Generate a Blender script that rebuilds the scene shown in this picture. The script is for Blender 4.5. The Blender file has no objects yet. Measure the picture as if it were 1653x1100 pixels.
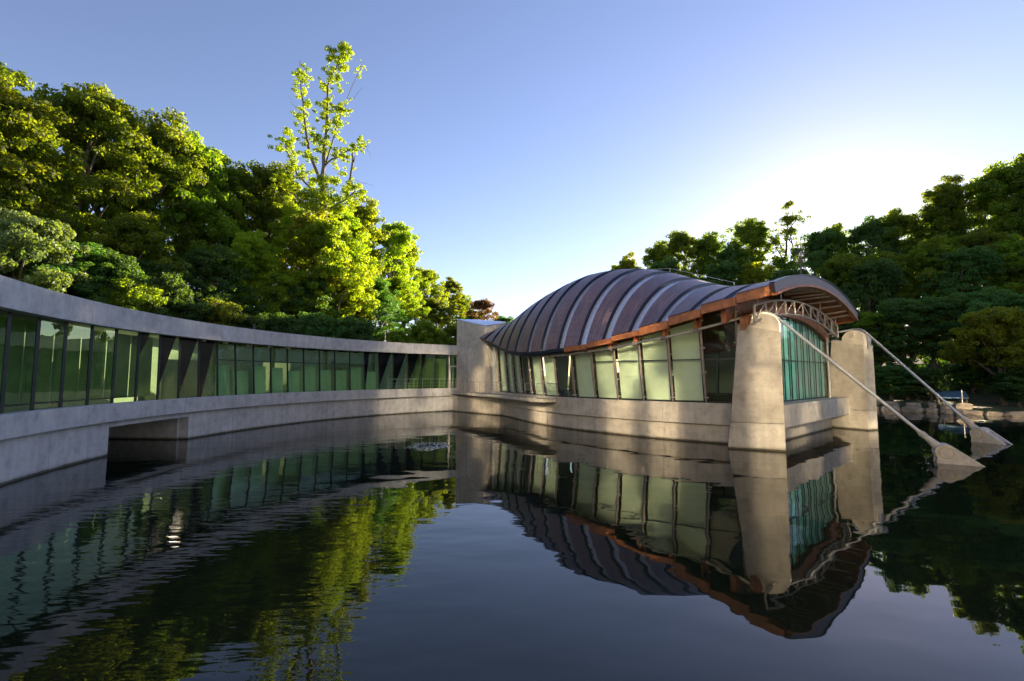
import bpy, math, random
import numpy as np
from mathutils import Vector, Matrix
R = math.radians
random.seed(7)
scn = bpy.context.scene
col = scn.collection

# ------------------------------------------------------------------ camera
F = 735.0                       # focal length in photo pixels (1653 wide), a 16 mm lens on full frame
CZ = 3.5                        # eye above the pond
PITCH = math.atan(57 / F)
cd = bpy.data.cameras.new('camera'); cam = bpy.data.objects.new('camera', cd); col.objects.link(cam)
cd.sensor_width = 36; cd.lens = 36 * F / 1653; cd.clip_end = 6000; cd.clip_start = .05
cam.location = (0, 0, CZ); cam.rotation_euler = (R(90) + PITCH, 0, 0)
scn.camera = cam

# ------------------------------------------------------------------ sky, sun, exposure
SUN_AZ, SUN_EL = R(35.6), R(14.9)
world = bpy.data.worlds.new('World'); scn.world = world; world.use_nodes = True
nt = world.node_tree; nt.nodes.clear()
sk = nt.nodes.new('ShaderNodeTexSky'); sk.sky_type = 'NISHITA'; sk.sun_disc = False
sk.sun_elevation = SUN_EL; sk.sun_rotation = SUN_AZ
sk.air_density = 1.0; sk.dust_density = 0.12; sk.ozone_density = 3.6; sk.altitude = 300
bg = nt.nodes.new('ShaderNodeBackground'); bg.inputs['Strength'].default_value = 0.072
wo = nt.nodes.new('ShaderNodeOutputWorld')
wb = nt.nodes.new('ShaderNodeMix'); wb.data_type = 'RGBA'; wb.blend_type = 'MULTIPLY'; wb.inputs[0].default_value = 1; wb.inputs[7].default_value = (1.26, .90, .84, 1)   # the photograph's warm white balance, even over the whole sky
nt.links.new(sk.outputs[0], wb.inputs[6]); nt.links.new(wb.outputs[2], bg.inputs[0]); nt.links.new(bg.outputs[0], wo.inputs[0])
S = Vector((math.sin(SUN_AZ) * math.cos(SUN_EL), math.cos(SUN_AZ) * math.cos(SUN_EL), math.sin(SUN_EL)))
sl = bpy.data.lights.new('sun', 'SUN'); sl.energy = 5.0; sl.angle = R(.53); sl.color = (1, .84, .6)
so = bpy.data.objects.new('sun', sl); col.objects.link(so)
so.rotation_euler = S.to_track_quat('Z', 'Y').to_euler(); so.location = (60, 90, 60)
vs = scn.view_settings
vs.view_transform = 'Standard'; vs.look = 'None'; vs.gamma = 1; vs.exposure = 2.05
scn.display_settings.display_device = 'sRGB'
cy = scn.cycles
cy.use_denoising = True
cy.max_bounces = 10; cy.diffuse_bounces = 3; cy.glossy_bounces = 5; cy.transmission_bounces = 4; cy.transparent_max_bounces = 12
cy.caustics_reflective = True; cy.caustics_refractive = False; cy.blur_glossy = 0.12
cy.use_guiding = True; cy.use_surface_guiding = True; cy.use_volume_guiding = False; cy.guiding_training_samples = 128
cy.sample_clamp_indirect = 12.0

# ------------------------------------------------------------------ pixel helpers (a pixel gives a direction only)
def proj(x, y, z):
    z = z - CZ; c, s = math.cos(PITCH), math.sin(PITCH)
    d = y * c + z * s; up = -y * s + z * c
    return 826.5 + F * x / d, 550 - F * up / d
def ray(px, py):
    c, s = math.cos(PITCH), math.sin(PITCH); a = (px - 826.5) / F; b = (550 - py) / F
    return np.array([a, c - b * s, s + b * c])
def at_z(px, py, z):
    r = ray(px, py); t = (z - CZ) / r[2]; return r * t + [0, 0, CZ]
def at_y(px, py, y):
    r = ray(px, py); t = y / r[1]; return r * t + [0, 0, CZ]

# ------------------------------------------------------------------ mesh helpers
class MB:
    def __init__(s): s.v = []; s.f = []; s.m = []
    def add(s, vs, fs):
        o = len(s.v); s.v += [tuple(p) for p in vs]; s.f += [tuple(i + o for i in f) for f in fs]; return s
    def hexa(s, b, t):          # bottom 4, top 4 (counter-clockwise from above)
        return s.add(list(b) + list(t), [(3, 2, 1, 0), (4, 5, 6, 7), (0, 1, 5, 4), (1, 2, 6, 5), (2, 3, 7, 6), (3, 0, 4, 7)])
    def prism(s, pts, z0, z1):  # plan outline extruded
        n = len(pts)
        return s.add([(p[0], p[1], z0) for p in pts] + [(p[0], p[1], z1) for p in pts],
                     [tuple(range(n - 1, -1, -1)), tuple(range(n, 2 * n))] + [(i, (i + 1) % n, n + (i + 1) % n, n + i) for i in range(n)])
    def loft(s, rings, closed=True, caps=True):
        n = len(rings[0]); o = []
        for r in rings: o += list(r)
        fs = []
        for k in range(len(rings) - 1):
            for i in range(n if closed else n - 1):
                j = (i + 1) % n
                fs.append((k * n + i, k * n + j, (k + 1) * n + j, (k + 1) * n + i))
        if caps and closed:
            fs.append(tuple(range(n - 1, -1, -1))); fs.append(tuple((len(rings) - 1) * n + i for i in range(n)))
        return s.add(o, fs)
    def tube(s, pts, r, n=8, r1=None, caps=True):
        pts = [Vector(p) for p in pts]; rings = []
        up = None
        for k, p in enumerate(pts):
            t = (pts[min(k + 1, len(pts) - 1)] - pts[max(k - 1, 0)]).normalized()
            if up is None: up = Vector((0, 0, 1)) if abs(t.z) < .9 else Vector((1, 0, 0))
            a = t.cross(up).normalized(); b = a.cross(t).normalized(); up = b
            rr = r[k] if isinstance(r, (list, tuple)) else (r if r1 is None else r + (r1 - r) * k / (len(pts) - 1))
            rings.append([p + (a * math.cos(q) + b * math.sin(q)) * rr for q in [2 * math.pi * i / n for i in range(n)]])
        return s.loft(rings, True, caps)
    def bar(s, p, q, w, h, up=(0, 0, 1)):
        p, q = Vector(p), Vector(q); t = (q - p).normalized(); u = Vector(up)
        if abs(t.dot(u)) > .98: u = Vector((1, 0, 0))
        a = t.cross(u).normalized() * w / 2; b = a.cross(t).normalized() * h / 2
        ring = lambda c: [c - a - b, c + a - b, c + a + b, c - a + b]
        return s.loft([ring(p), ring(q)])
    def build(s, name, mat, parent=None, smooth=False, bevel=0):
        me = bpy.data.meshes.new(name); me.from_pydata(s.v, [], s.f); me.update()
        import bmesh
        bm = bmesh.new(); bm.from_mesh(me); bmesh.ops.recalc_face_normals(bm, faces=bm.faces)
        bm.to_mesh(me); bm.free()
        o = bpy.data.objects.new(name, me); col.objects.link(o)
        if mat: me.materials.append(mat)
        if parent: o.parent = parent
        if smooth:
            me.shade_smooth()
            if smooth != 'all': me.set_sharp_from_angle(angle=R(35))
        if bevel:
            m = o.modifiers.new('bevel', 'BEVEL'); m.width = bevel; m.segments = 2; m.limit_method = 'ANGLE'; m.angle_limit = R(40)
        return o
def tag(o, label=None, cat=None, group=None, kind=None):
    if label: o['label'] = label
    if cat: o['category'] = cat
    if group: o['group'] = group
    if kind: o['kind'] = kind
    return o
def empty(name, loc, label=None, cat=None, group=None):
    o = bpy.data.objects.new(name, None); col.objects.link(o); o.empty_display_size = .3
    # parts are built in world coordinates; the empty marks the base
    o.location = loc; return tag(o, label, cat, group)
def adopt(root):
    bpy.context.view_layer.update()
    for c in root.children: c.matrix_parent_inverse = Matrix.Translation(-Vector(root.location))
ROOTS = []
def thing(name, loc, label, cat, group=None):
    o = empty(name, loc, label, cat, group); ROOTS.append(o); return o

# ------------------------------------------------------------------ materials
def new_mat(name):
    m = bpy.data.materials.new(name); m.use_nodes = True; n = m.node_tree; n.nodes.clear()
    out = n.nodes.new('ShaderNodeOutputMaterial'); return m, n, out
def N(n, t, **k):
    x = n.nodes.new(t)
    for a, b in k.items():
        if hasattr(x, a): setattr(x, a, b)
        else: x.inputs[a].default_value = b
    return x
def ramp(n, src, stops):
    r = n.nodes.new('ShaderNodeValToRGB'); e = r.color_ramp.elements
    while len(e) < len(stops): e.new(.5)
    for i, (p, c) in enumerate(stops): e[i].position = p; e[i].color = (*c, 1) if len(c) == 3 else c
    n.links.new(src, r.inputs[0]); return r.outputs[0]
def simple(name, colr, rough=.5, metal=0, var=.15, scale=6, bump=0.0, bscale=60, spec=.5):
    m, n, out = new_mat(name); L_ = n.links.new
    p = N(n, 'ShaderNodeBsdfPrincipled'); p.inputs['Roughness'].default_value = rough; p.inputs['Metallic'].default_value = metal
    p.inputs['Specular IOR Level'].default_value = spec
    tc = N(n, 'ShaderNodeNewGeometry'); no = N(n, 'ShaderNodeTexNoise'); no.inputs['Scale'].default_value = scale; no.inputs['Detail'].default_value = 5
    L_(tc.outputs['Position'], no.inputs['Vector'])
    c = [max(0, x) for x in colr]
    o = ramp(n, no.outputs['Fac'], [(.3, tuple(x * (1 - var) for x in c)), (.7, tuple(min(1, x * (1 + var)) for x in c))])
    L_(o, p.inputs['Base Color'])
    if bump:
        n2 = N(n, 'ShaderNodeTexNoise'); n2.inputs['Scale'].default_value = bscale; n2.inputs['Detail'].default_value = 4
        L_(tc.outputs['Position'], n2.inputs['Vector'])
        b = N(n, 'ShaderNodeBump'); b.inputs['Strength'].default_value = 1; b.inputs['Distance'].default_value = bump
        L_(n2.outputs['Fac'], b.inputs['Height']); L_(b.outputs[0], p.inputs['Normal'])
    L_(p.outputs[0], out.inputs[0]); return m
def concrete(name, c0, c1, zline=.38, seams=True, streak=.45):
    m, n, out = new_mat(name); L_ = n.links.new
    p = N(n, 'ShaderNodeBsdfPrincipled'); p.inputs['Roughness'].default_value = .72; p.inputs['Specular IOR Level'].default_value = .35
    g = N(n, 'ShaderNodeNewGeometry')
    a = N(n, 'ShaderNodeTexNoise'); a.inputs['Scale'].default_value = .55; a.inputs['Detail'].default_value = 8; a.inputs['Roughness'].default_value = .62
    L_(g.outputs['Position'], a.inputs['Vector'])
    base = ramp(n, a.outputs['Fac'], [(.3, c0), (.72, c1)])
    # run-off streaks: noise stretched downwards
    mp = N(n, 'ShaderNodeMapping'); mp.inputs['Scale'].default_value = (2.6, 2.6, .16); L_(g.outputs['Position'], mp.inputs['Vector'])
    st = N(n, 'ShaderNodeTexNoise'); st.inputs['Scale'].default_value = 1.6; st.inputs['Detail'].default_value = 6; L_(mp.outputs[0], st.inputs['Vector'])
    so_ = ramp(n, st.outputs['Fac'], [(.35, (.74, .73, .70)), (.6, (1.0, 1.0, 1.0)), (.8, (1.1, 1.1, 1.09))])
    mx = N(n, 'ShaderNodeMix'); mx.data_type = 'RGBA'; mx.blend_type = 'MULTIPLY'; mx.inputs[0].default_value = streak
    L_(base, mx.inputs[6]); L_(so_, mx.inputs[7])
    # form-board lines, faint
    sx = N(n, 'ShaderNodeSeparateXYZ'); L_(g.outputs['Position'], sx.inputs[0])
    dv = N(n, 'ShaderNodeMath', operation='DIVIDE'); dv.inputs[1].default_value = zline; L_(sx.outputs[2], dv.inputs[0])
    fr = N(n, 'ShaderNodeMath', operation='FRACT'); L_(dv.outputs[0], fr.inputs[0])
    ln = ramp(n, fr.outputs[0], [(0.0, (.78, .78, .78)), (.05, (1, 1, 1)), (.95, (1, 1, 1)), (1.0, (.85, .85, .85))])
    m2 = N(n, 'ShaderNodeMix'); m2.data_type = 'RGBA'; m2.blend_type = 'MULTIPLY'; m2.inputs[0].default_value = .75 if seams else .1
    L_(mx.outputs[2], m2.inputs[6]); L_(ln, m2.inputs[7])
    # wet algae band just over the water line
    wn = N(n, 'ShaderNodeTexNoise'); wn.inputs['Scale'].default_value = 2.2; wn.inputs['Detail'].default_value = 4; L_(g.outputs['Position'], wn.inputs['Vector'])
    wa = N(n, 'ShaderNodeMath', operation='MULTIPLY_ADD'); wa.inputs[1].default_value = -.10; L_(wn.outputs['Fac'], wa.inputs[0]); L_(sx.outputs[2], wa.inputs[2])
    wb = ramp(n, wa.outputs[0], [(0.005, (.16, .15, .10)), (.05, (.75, .74, .70)), (.14, (1, 1, 1))])
    m3 = N(n, 'ShaderNodeMix'); m3.data_type = 'RGBA'; m3.blend_type = 'MULTIPLY'; m3.inputs[0].default_value = 1
    L_(m2.outputs[2], m3.inputs[6]); L_(wb, m3.inputs[7])
    # mottling and small pour marks
    mo = N(n, 'ShaderNodeTexNoise'); mo.inputs['Scale'].default_value = 2.3; mo.inputs['Detail'].default_value = 10; mo.inputs['Roughness'].default_value = .7; L_(g.outputs['Position'], mo.inputs['Vector'])
    mr_ = ramp(n, mo.outputs['Fac'], [(.34, (.70, .69, .67)), (.5, (1, 1, 1)), (.68, (1.18, 1.17, 1.15))])
    m4 = N(n, 'ShaderNodeMix'); m4.data_type = 'RGBA'; m4.blend_type = 'MULTIPLY'; m4.inputs[0].default_value = .75
    L_(m3.outputs[2], m4.inputs[6]); L_(mr_, m4.inputs[7])
    L_(m4.outputs[2], p.inputs['Base Color'])
    f = N(n, 'ShaderNodeTexNoise'); f.inputs['Scale'].default_value = 34; f.inputs['Detail'].default_value = 6; L_(g.outputs['Position'], f.inputs['Vector'])
    b = N(n, 'ShaderNodeBump'); b.inputs['Distance'].default_value = .012; b.inputs['Strength'].default_value = .8
    L_(f.outputs['Fac'], b.inputs['Height']); L_(b.outputs[0], p.inputs['Normal'])
    L_(p.outputs[0], out.inputs[0]); return m
def glass(name, tint, ior=1.7, rough=.012, wav=.0, refl=(.86, .97, .9)):
    m, n, out = new_mat(name); L_ = n.links.new
    t = N(n, 'ShaderNodeBsdfTransparent'); t.inputs[0].default_value = (*tint, 1)
    g = N(n, 'ShaderNodeBsdfGlossy'); g.inputs['Roughness'].default_value = rough; g.inputs[0].default_value = (*refl, 1)
    fr = N(n, 'ShaderNodeFresnel'); fr.inputs[0].default_value = ior
    if wav:
        ge = N(n, 'ShaderNodeNewGeometry'); no = N(n, 'ShaderNodeTexNoise'); no.inputs['Scale'].default_value = .8; L_(ge.outputs['Position'], no.inputs['Vector'])
        b = N(n, 'ShaderNodeBump'); b.inputs['Distance'].default_value = wav; b.inputs['Strength'].default_value = 1
        L_(no.outputs['Fac'], b.inputs['Height']); L_(b.outputs[0], g.inputs['Normal'])
    gb = N(n, 'ShaderNodeNewGeometry'); inv = N(n, 'ShaderNodeMath', operation='SUBTRACT'); inv.inputs[0].default_value = 1; L_(gb.outputs['Backfacing'], inv.inputs[1])
    ff = N(n, 'ShaderNodeMath', operation='MULTIPLY'); L_(fr.outputs[0], ff.inputs[0]); L_(inv.outputs[0], ff.inputs[1])   # thin sheet: one mirror coat, no trapped light
    mx = N(n, 'ShaderNodeMixShader'); L_(ff.outputs[0], mx.inputs[0]); L_(t.outputs[0], mx.inputs[1]); L_(g.outputs[0], mx.inputs[2])
    L_(mx.outputs[0], out.inputs[0]); return m

M = {}
M['conc'] = concrete('wing_concrete', (.42, .42, .43), (.56, .55, .55), .9, False)
M['conc2'] = concrete('pavilion_concrete', (.38, .34, .28), (.58, .525, .44), .62, False)
M['pier'] = concrete('pier_concrete', (.29, .255, .205), (.52, .465, .38), .30, True, .25)
M['dark'] = simple('dark_anodised_metal', (.02, .025, .025), .4, .3)
M['white'] = simple('pale_painted_steel', (.52, .48, .42), .45, 0, .08)
M['steel'] = simple('pale_galvanised_steel', (.55, .53, .49), .35, .6, .1)
M['mast'] = simple('grey_brown_painted_steel', (.26, .21, .18), .45, .2, .12)
M['truss'] = simple('grey_brown_truss_steel', (.36, .31, .26), .45, .1, .12)
M['beige'] = simple('beige_painted_steel', (.50, .45, .39), .5, .1, .18, 5)
M['wood'] = simple('orange_glulam_wood', (.34, .115, .032), .5, 0, .35, 3)
M['rust'] = simple('rust_red_bracket', (.40, .12, .04), .55, .1, .3, 8)
M['gap'] = simple('dark_copper_flashing', (.025, .032, .055), .35, .5)
M['sky_strip'] = simple('pale_metal_flashing', (.62, .66, .76), .25, .6, .06)
M['blind'] = simple('pale_fabric_blind', (.72, .77, .68), .9, 0, .05, 2)
M['teal_blind'] = simple('pale_teal_blind', (.46, .70, .60), .9, 0, .1, 1.2)
M['interior'] = simple('interior_plaster', (.6, .6, .52), .9)
M['floorm'] = simple('interior_floor', (.12, .09, .06), .5)
M['painted_reflection'] = simple('painted_reflection_glass', (.006, .009, .008), .06, 0, .1, 1)  # dark reflection of the tilted triangular panes, put into their colour
M['wglass'] = glass('green_wing_glass', (.72, .845, .69), 1.9, .012, .006, (.70, .98, .72))
M['hglass'] = glass('hall_glass', (.6, .7, .65), 2.8, .055, .002, (1, .97, .9))
M['pglass'] = glass('pale_green_pavilion_glass', (.93, .965, .89), 1.5, .012, .004)
M['tglass'] = glass('teal_front_glass', (.82, .96, .93), 1.45, .012, .004)
M['roofgrey'] = simple('grey_roof_membrane', (.16, .16, .17), .8)
M['bark'] = simple('grey_brown_bark', (.16, .125, .09), .9, 0, .4, 7, .02, 14)
M['stone'] = simple('tan_bank_stone', (.27, .215, .15), .85, 0, .35, 1.7, .03, 7)
M['blue'] = simple('blue_grey_metal_roof', (.10, .19, .28), .45, .2)
M['brass'] = simple('aged_brass_ring', (.45, .33, .12), .4, .7)
def copper_mat():
    m, n, out = new_mat('purple_brown_copper_shingle'); L_ = n.links.new
    p = N(n, 'ShaderNodeBsdfPrincipled'); p.inputs['Metallic'].default_value = .55
    uv = N(n, 'ShaderNodeUVMap'); uv.uv_map = 'uv'
    br = N(n, 'ShaderNodeTexBrick'); br.inputs['Scale'].default_value = 1; br.inputs['Brick Width'].default_value = .85; br.inputs['Row Height'].default_value = .21
    br.inputs['Mortar Size'].default_value = .014; br.inputs['Mortar Smooth'].default_value = .3
    br.inputs['Color1'].default_value = (.21, .15, .17, 1); br.inputs['Color2'].default_value = (.27, .20, .21, 1); br.inputs['Mortar'].default_value = (.075, .055, .065, 1)
    L_(uv.outputs[0], br.inputs['Vector'])
    g = N(n, 'ShaderNodeNewGeometry'); no = N(n, 'ShaderNodeTexNoise'); no.inputs['Scale'].default_value = .45; no.inputs['Detail'].default_value = 6; L_(g.outputs['Position'], no.inputs['Vector'])
    va = ramp(n, no.outputs['Fac'], [(.3, (.72, .74, .86)), (.7, (1.2, 1.08, 1.0))])
    mx = N(n, 'ShaderNodeMix'); mx.data_type = 'RGBA'; mx.blend_type = 'MULTIPLY'; mx.inputs[0].default_value = .8
    L_(br.outputs['Color'], mx.inputs[6]); L_(va, mx.inputs[7]); L_(mx.outputs[2], p.inputs['Base Color'])
    ro = ramp(n, no.outputs['Fac'], [(.2, (.36,) * 3), (.8, (.52,) * 3)]); L_(ro, p.inputs['Roughness'])
    b = N(n, 'ShaderNodeBump'); b.inputs['Distance'].default_value = .02; b.inputs['Strength'].default_value = .6; b.invert = True
    L_(br.outputs['Fac'], b.inputs['Height']); L_(b.outputs[0], p.inputs['Normal'])
    L_(p.outputs[0], out.inputs[0]); return m
M['copper'] = copper_mat()
M['verge'] = simple('copper_verge', (.12, .08, .085), .42, .5, .15, 3)
def water_mat():
    m, n, out = new_mat('dark_pond_water'); L_ = n.links.new
    p = N(n, 'ShaderNodeBsdfPrincipled'); p.inputs['Base Color'].default_value = (.006, .010, .006, 1)
    p.inputs['Roughness'].default_value = .015; p.inputs['IOR'].default_value = 1.40
    g = N(n, 'ShaderNodeNewGeometry')
    def wave(scale, sx, sy, rot, detail):
        mp = N(n, 'ShaderNodeMapping'); mp.inputs['Scale'].default_value = (sx, sy, 1); mp.inputs['Rotation'].default_value = (0, 0, rot)
        L_(g.outputs['Position'], mp.inputs['Vector'])
        t = N(n, 'ShaderNodeTexNoise'); t.inputs['Scale'].default_value = scale; t.inputs['Detail'].default_value = detail; t.inputs['Roughness'].default_value = .45
        L_(mp.outputs[0], t.inputs['Vector']); return t.outputs['Fac']
    big = wave(.55, 1, 1.5, R(12), 1.5)
    small = wave(2.6, .55, 1.7, R(-14), 2)
    mask = wave(.085, 1, 1.3, R(35), 2)
    mk = ramp(n, mask, [(.42, (.05,) * 3), (.62, (1,) * 3)])
    # the breeze reaches the left half of the pond: one broad wind patch
    sx = N(n, 'ShaderNodeSeparateXYZ'); L_(g.outputs['Position'], sx.inputs[0])
    mr = N(n, 'ShaderNodeMapRange'); mr.inputs['From Min'].default_value = 4; mr.inputs['From Max'].default_value = -9; mr.inputs['To Min'].default_value = .12; mr.inputs['To Max'].default_value = 1.0
    L_(sx.outputs[0], mr.inputs['Value'])
    mm = N(n, 'ShaderNodeMath', operation='MULTIPLY'); L_(mk, mm.inputs[0]); L_(mr.outputs[0], mm.inputs[1])
    sm = N(n, 'ShaderNodeMath', operation='MULTIPLY'); L_(small, sm.inputs[0]); L_(mm.outputs[0], sm.inputs[1])
    b1 = N(n, 'ShaderNodeBump'); b1.inputs['Strength'].default_value = 1; b1.inputs['Distance'].default_value = .014; L_(big, b1.inputs['Height'])
    b2 = N(n, 'ShaderNodeBump'); b2.inputs['Strength'].default_value = 1; b2.inputs['Distance'].default_value = .009; L_(sm.outputs[0], b2.inputs['Height']); L_(b1.outputs[0], b2.inputs['Normal'])
    L_(b2.outputs[0], p.inputs['Normal']); L_(p.outputs[0], out.inputs[0]); return m
M['water'] = water_mat()
def leaf_mat(name, c0, c1, tr=.5):
    m, n, out = new_mat(name); L_ = n.links.new
    at = N(n, 'ShaderNodeAttribute'); at.attribute_name = 'tone'
    oi = N(n, 'ShaderNodeObjectInfo')
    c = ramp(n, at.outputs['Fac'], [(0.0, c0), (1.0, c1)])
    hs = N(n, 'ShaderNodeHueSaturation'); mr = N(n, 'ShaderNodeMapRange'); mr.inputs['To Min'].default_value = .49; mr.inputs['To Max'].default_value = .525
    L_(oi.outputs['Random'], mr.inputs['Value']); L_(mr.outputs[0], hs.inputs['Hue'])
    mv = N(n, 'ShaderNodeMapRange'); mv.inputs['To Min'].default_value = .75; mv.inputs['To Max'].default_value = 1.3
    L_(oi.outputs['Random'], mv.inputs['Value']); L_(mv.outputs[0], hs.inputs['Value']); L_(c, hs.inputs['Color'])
    d = N(n, 'ShaderNodeBsdfPrincipled'); d.inputs['Roughness'].default_value = .5; d.inputs['Specular IOR Level'].default_value = .3; L_(hs.outputs[0], d.inputs['Base Color'])
    t = N(n, 'ShaderNodeBsdfTranslucent')
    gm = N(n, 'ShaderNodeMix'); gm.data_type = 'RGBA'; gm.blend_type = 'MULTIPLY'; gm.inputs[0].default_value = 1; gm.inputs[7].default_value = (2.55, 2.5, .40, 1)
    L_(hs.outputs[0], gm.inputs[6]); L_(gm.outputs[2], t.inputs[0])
    mx = N(n, 'ShaderNodeMixShader'); mx.inputs[0].default_value = tr
    L_(d.outputs[0], mx.inputs[1]); L_(t.outputs[0], mx.inputs[2]); L_(mx.outputs[0], out.inputs[0]); return m
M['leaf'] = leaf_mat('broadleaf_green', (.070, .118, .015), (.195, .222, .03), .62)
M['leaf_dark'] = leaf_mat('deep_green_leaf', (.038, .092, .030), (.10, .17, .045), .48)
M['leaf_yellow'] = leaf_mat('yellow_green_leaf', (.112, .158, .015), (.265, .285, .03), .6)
M['leaf_pale'] = leaf_mat('pale_leaf', (.075, .115, .04), (.19, .225, .10), .4)
M['leaf_red'] = leaf_mat('reddish_leaf', (.12, .06, .03), (.20, .11, .05), .45)
def ground_mat():
    m, n, out = new_mat('leaf_litter_and_grass'); L_ = n.links.new
    p = N(n, 'ShaderNodeBsdfPrincipled'); p.inputs['Roughness'].default_value = .95
    g = N(n, 'ShaderNodeNewGeometry'); a = N(n, 'ShaderNodeTexNoise'); a.inputs['Scale'].default_value = .5; a.inputs['Detail'].default_value = 9; L_(g.outputs['Position'], a.inputs['Vector'])
    c = ramp(n, a.outputs['Fac'], [(.3, (.035, .045, .014)), (.5, (.055, .075, .02)), (.7, (.10, .075, .04))]); L_(c, p.inputs['Base Color'])
    f = N(n, 'ShaderNodeTexNoise'); f.inputs['Scale'].default_value = 9; f.inputs['Detail'].default_value = 6; L_(g.outputs['Position'], f.inputs['Vector'])
    b = N(n, 'ShaderNodeBump'); b.inputs['Distance'].default_value = .12; L_(f.outputs['Fac'], b.inputs['Height']); L_(b.outputs[0], p.inputs['Normal'])
    L_(p.outputs[0], out.inputs[0]); return m
M['ground'] = ground_mat()

# ------------------------------------------------------------------ plan geometry
RC, RR = np.array([8.0, 24.0]), 26.0           # the curved wing follows a circle round the pond
def ring(th, r, z=0.0):
    a = R(th); return (RC[0] + r * math.cos(a), RC[1] + r * math.sin(a), z)
TH0, TH1 = 122.0, 234.2                        # far end .. out of frame
C0 = np.array([17.2, 25.4]); AX = np.array([-.66, .75]); AX /= np.linalg.norm(AX); LX = np.array([-AX[1], AX[0]])
def PW(u, v, z=0.0):
    p = C0 + AX * u + LX * v; return (p[0], p[1], z)
def cat(xs, ys):
    xs, ys = np.array(xs, float), np.array(ys, float)
    m = np.gradient(ys, xs)
    def f(x):
        x = min(max(x, xs[0]), xs[-1]); i = min(max(int(np.searchsorted(xs, x)) - 1, 0), len(xs) - 2)
        h = xs[i + 1] - xs[i]; t = (x - xs[i]) / h
        return float((2*t**3-3*t**2+1)*ys[i] + (t**3-2*t**2+t)*h*m[i] + (-2*t**3+3*t**2)*ys[i+1] + (t**3-t**2)*h*m[i+1])
    return f
wallw = cat([-1, 1.3, 3, 5.65, 9.75, 13.6, 18, 22, 25.5], [5.0, 5.35, 5.75, 6.4, 6.75, 6.6, 5.5, 3.95, 2.9])
eave_e = cat([0, 4, 8, 12, 15, 18, 22, 25, 28], [7.45, 7.5, 7.95, 8.1, 7.6, 6.8, 5.2, 4.2, 3.4])
eave_z = cat([0, 1.3, 2.8, 4.2, 5.7, 7.6, 9.7, 12.3, 15.1, 17.9, 22, 24, 28], [7.2, 6.95, 6.65, 6.3, 5.9, 5.48, 5.1, 4.88, 4.8, 4.95, 5.7, 6.2, 7.0])
crown_z = cat([0, 2, 4.3, 6.8, 9, 11.6, 14.2, 17, 19.9, 23, 26.6, 29], [8.72, 8.75, 9.0, 9.9, 10.8, 11.4, 11.5, 11.0, 10.2, 9.0, 7.95, 7.4])

# ------------------------------------------------------------------ terrain
POND = [ring(a, 31.5)[:2] for a in np.linspace(234, 128, 28)] + [(-3, 48.5), (3, 50.5), (10, 52), (18, 55), (27, 54), (33, 50.5), (37.2, 46.2), (41, 42.2), (44.2, 38.5), (51, 34), (63, 28), (80, 18), (95, 0), (70, -30), (35, -22.5), (0, -7), (-12, -2)]
PD = np.array(POND)
def pond_sd(x, y):
    x = np.asarray(x, float); y = np.asarray(y, float); d = np.full(x.shape, 1e9); ins = np.zeros(x.shape, bool)
    for i in range(len(PD)):
        a, b = PD[i], PD[(i + 1) % len(PD)]; e = b - a
        t = np.clip(((x - a[0]) * e[0] + (y - a[1]) * e[1]) / (e @ e), 0, 1)
        d = np.minimum(d, np.hypot(x - a[0] - t * e[0], y - a[1] - t * e[1]))
        c = (a[1] > y) != (b[1] > y)
        with np.errstate(divide='ignore', invalid='ignore'):
            ins ^= c & (x < (b[0] - a[0]) * (y - a[1]) / (b[1] - a[1] + 1e-12) + a[0])
    return np.where(ins, -d, d)
def terrain(x, y):
    x = np.asarray(x, float); y = np.asarray(y, float); d = pond_sd(x, y)
    z = np.where(d < 0, np.maximum(-2.2, -.35 + d * .45), -.35 + np.minimum(d, 1.6) * .62)
    az = np.degrees(np.arctan2(x, y + 1e-6))
    valley = np.clip(np.minimum(abs(az - 6) / 9 - .55, 1), .06, 1)
    valley = np.where(y < 8, np.clip((abs(x) - 10) / 60, 0, 1) * .6, valley)
    left = x < 0
    rise = np.maximum(d - np.where(left, 4.5, 6), 0)
    hill = np.where(left, 17, 19) * (1 - np.exp(-rise * np.where(left, .022, .018)))
    z = z + hill * valley + np.where(d > 3, .35 * np.sin(x * .31 + 1) * np.cos(y * .27), 0)
    return z
def grade(lo, hi, step, far):
    c = list(np.arange(lo, hi + .01, step)); s = step; a = c[-1]
    while a < far: s *= 1.35; a += s; c.append(a)
    s = step; a = c[0]
    while a > -far: s *= 1.35; a -= s; c.insert(0, a)
    return np.array(c)
gx, gy = grade(-60, 90, 1.5, 2500), grade(-20, 130, 1.5, 2500)
X, Y = np.meshgrid(gx, gy); Z = terrain(X, Y)
nx, ny = len(gx), len(gy)
me = bpy.data.meshes.new('ground'); idx = np.arange(nx * ny).reshape(ny, nx)
me.from_pydata(np.stack([X.ravel(), Y.ravel(), Z.ravel()], 1).tolist(), [], np.stack([idx[:-1, :-1], idx[:-1, 1:], idx[1:, 1:], idx[1:, :-1]], -1).reshape(-1, 4).tolist())
me.shade_smooth(); g = bpy.data.objects.new('ground', me); col.objects.link(g); me.materials.append(M['ground'])
tag(g, 'wooded ground rising from the pond banks', None, None, 'structure')
w = MB().add([(-26, -70, 0), (110, -70, 0), (110, 60, 0), (-26, 60, 0)], [(0, 1, 2, 3)]).build('water', M['water'])
tag(w, 'dark still pond mirroring the building, trees and sky', None, None, 'structure')

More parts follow.
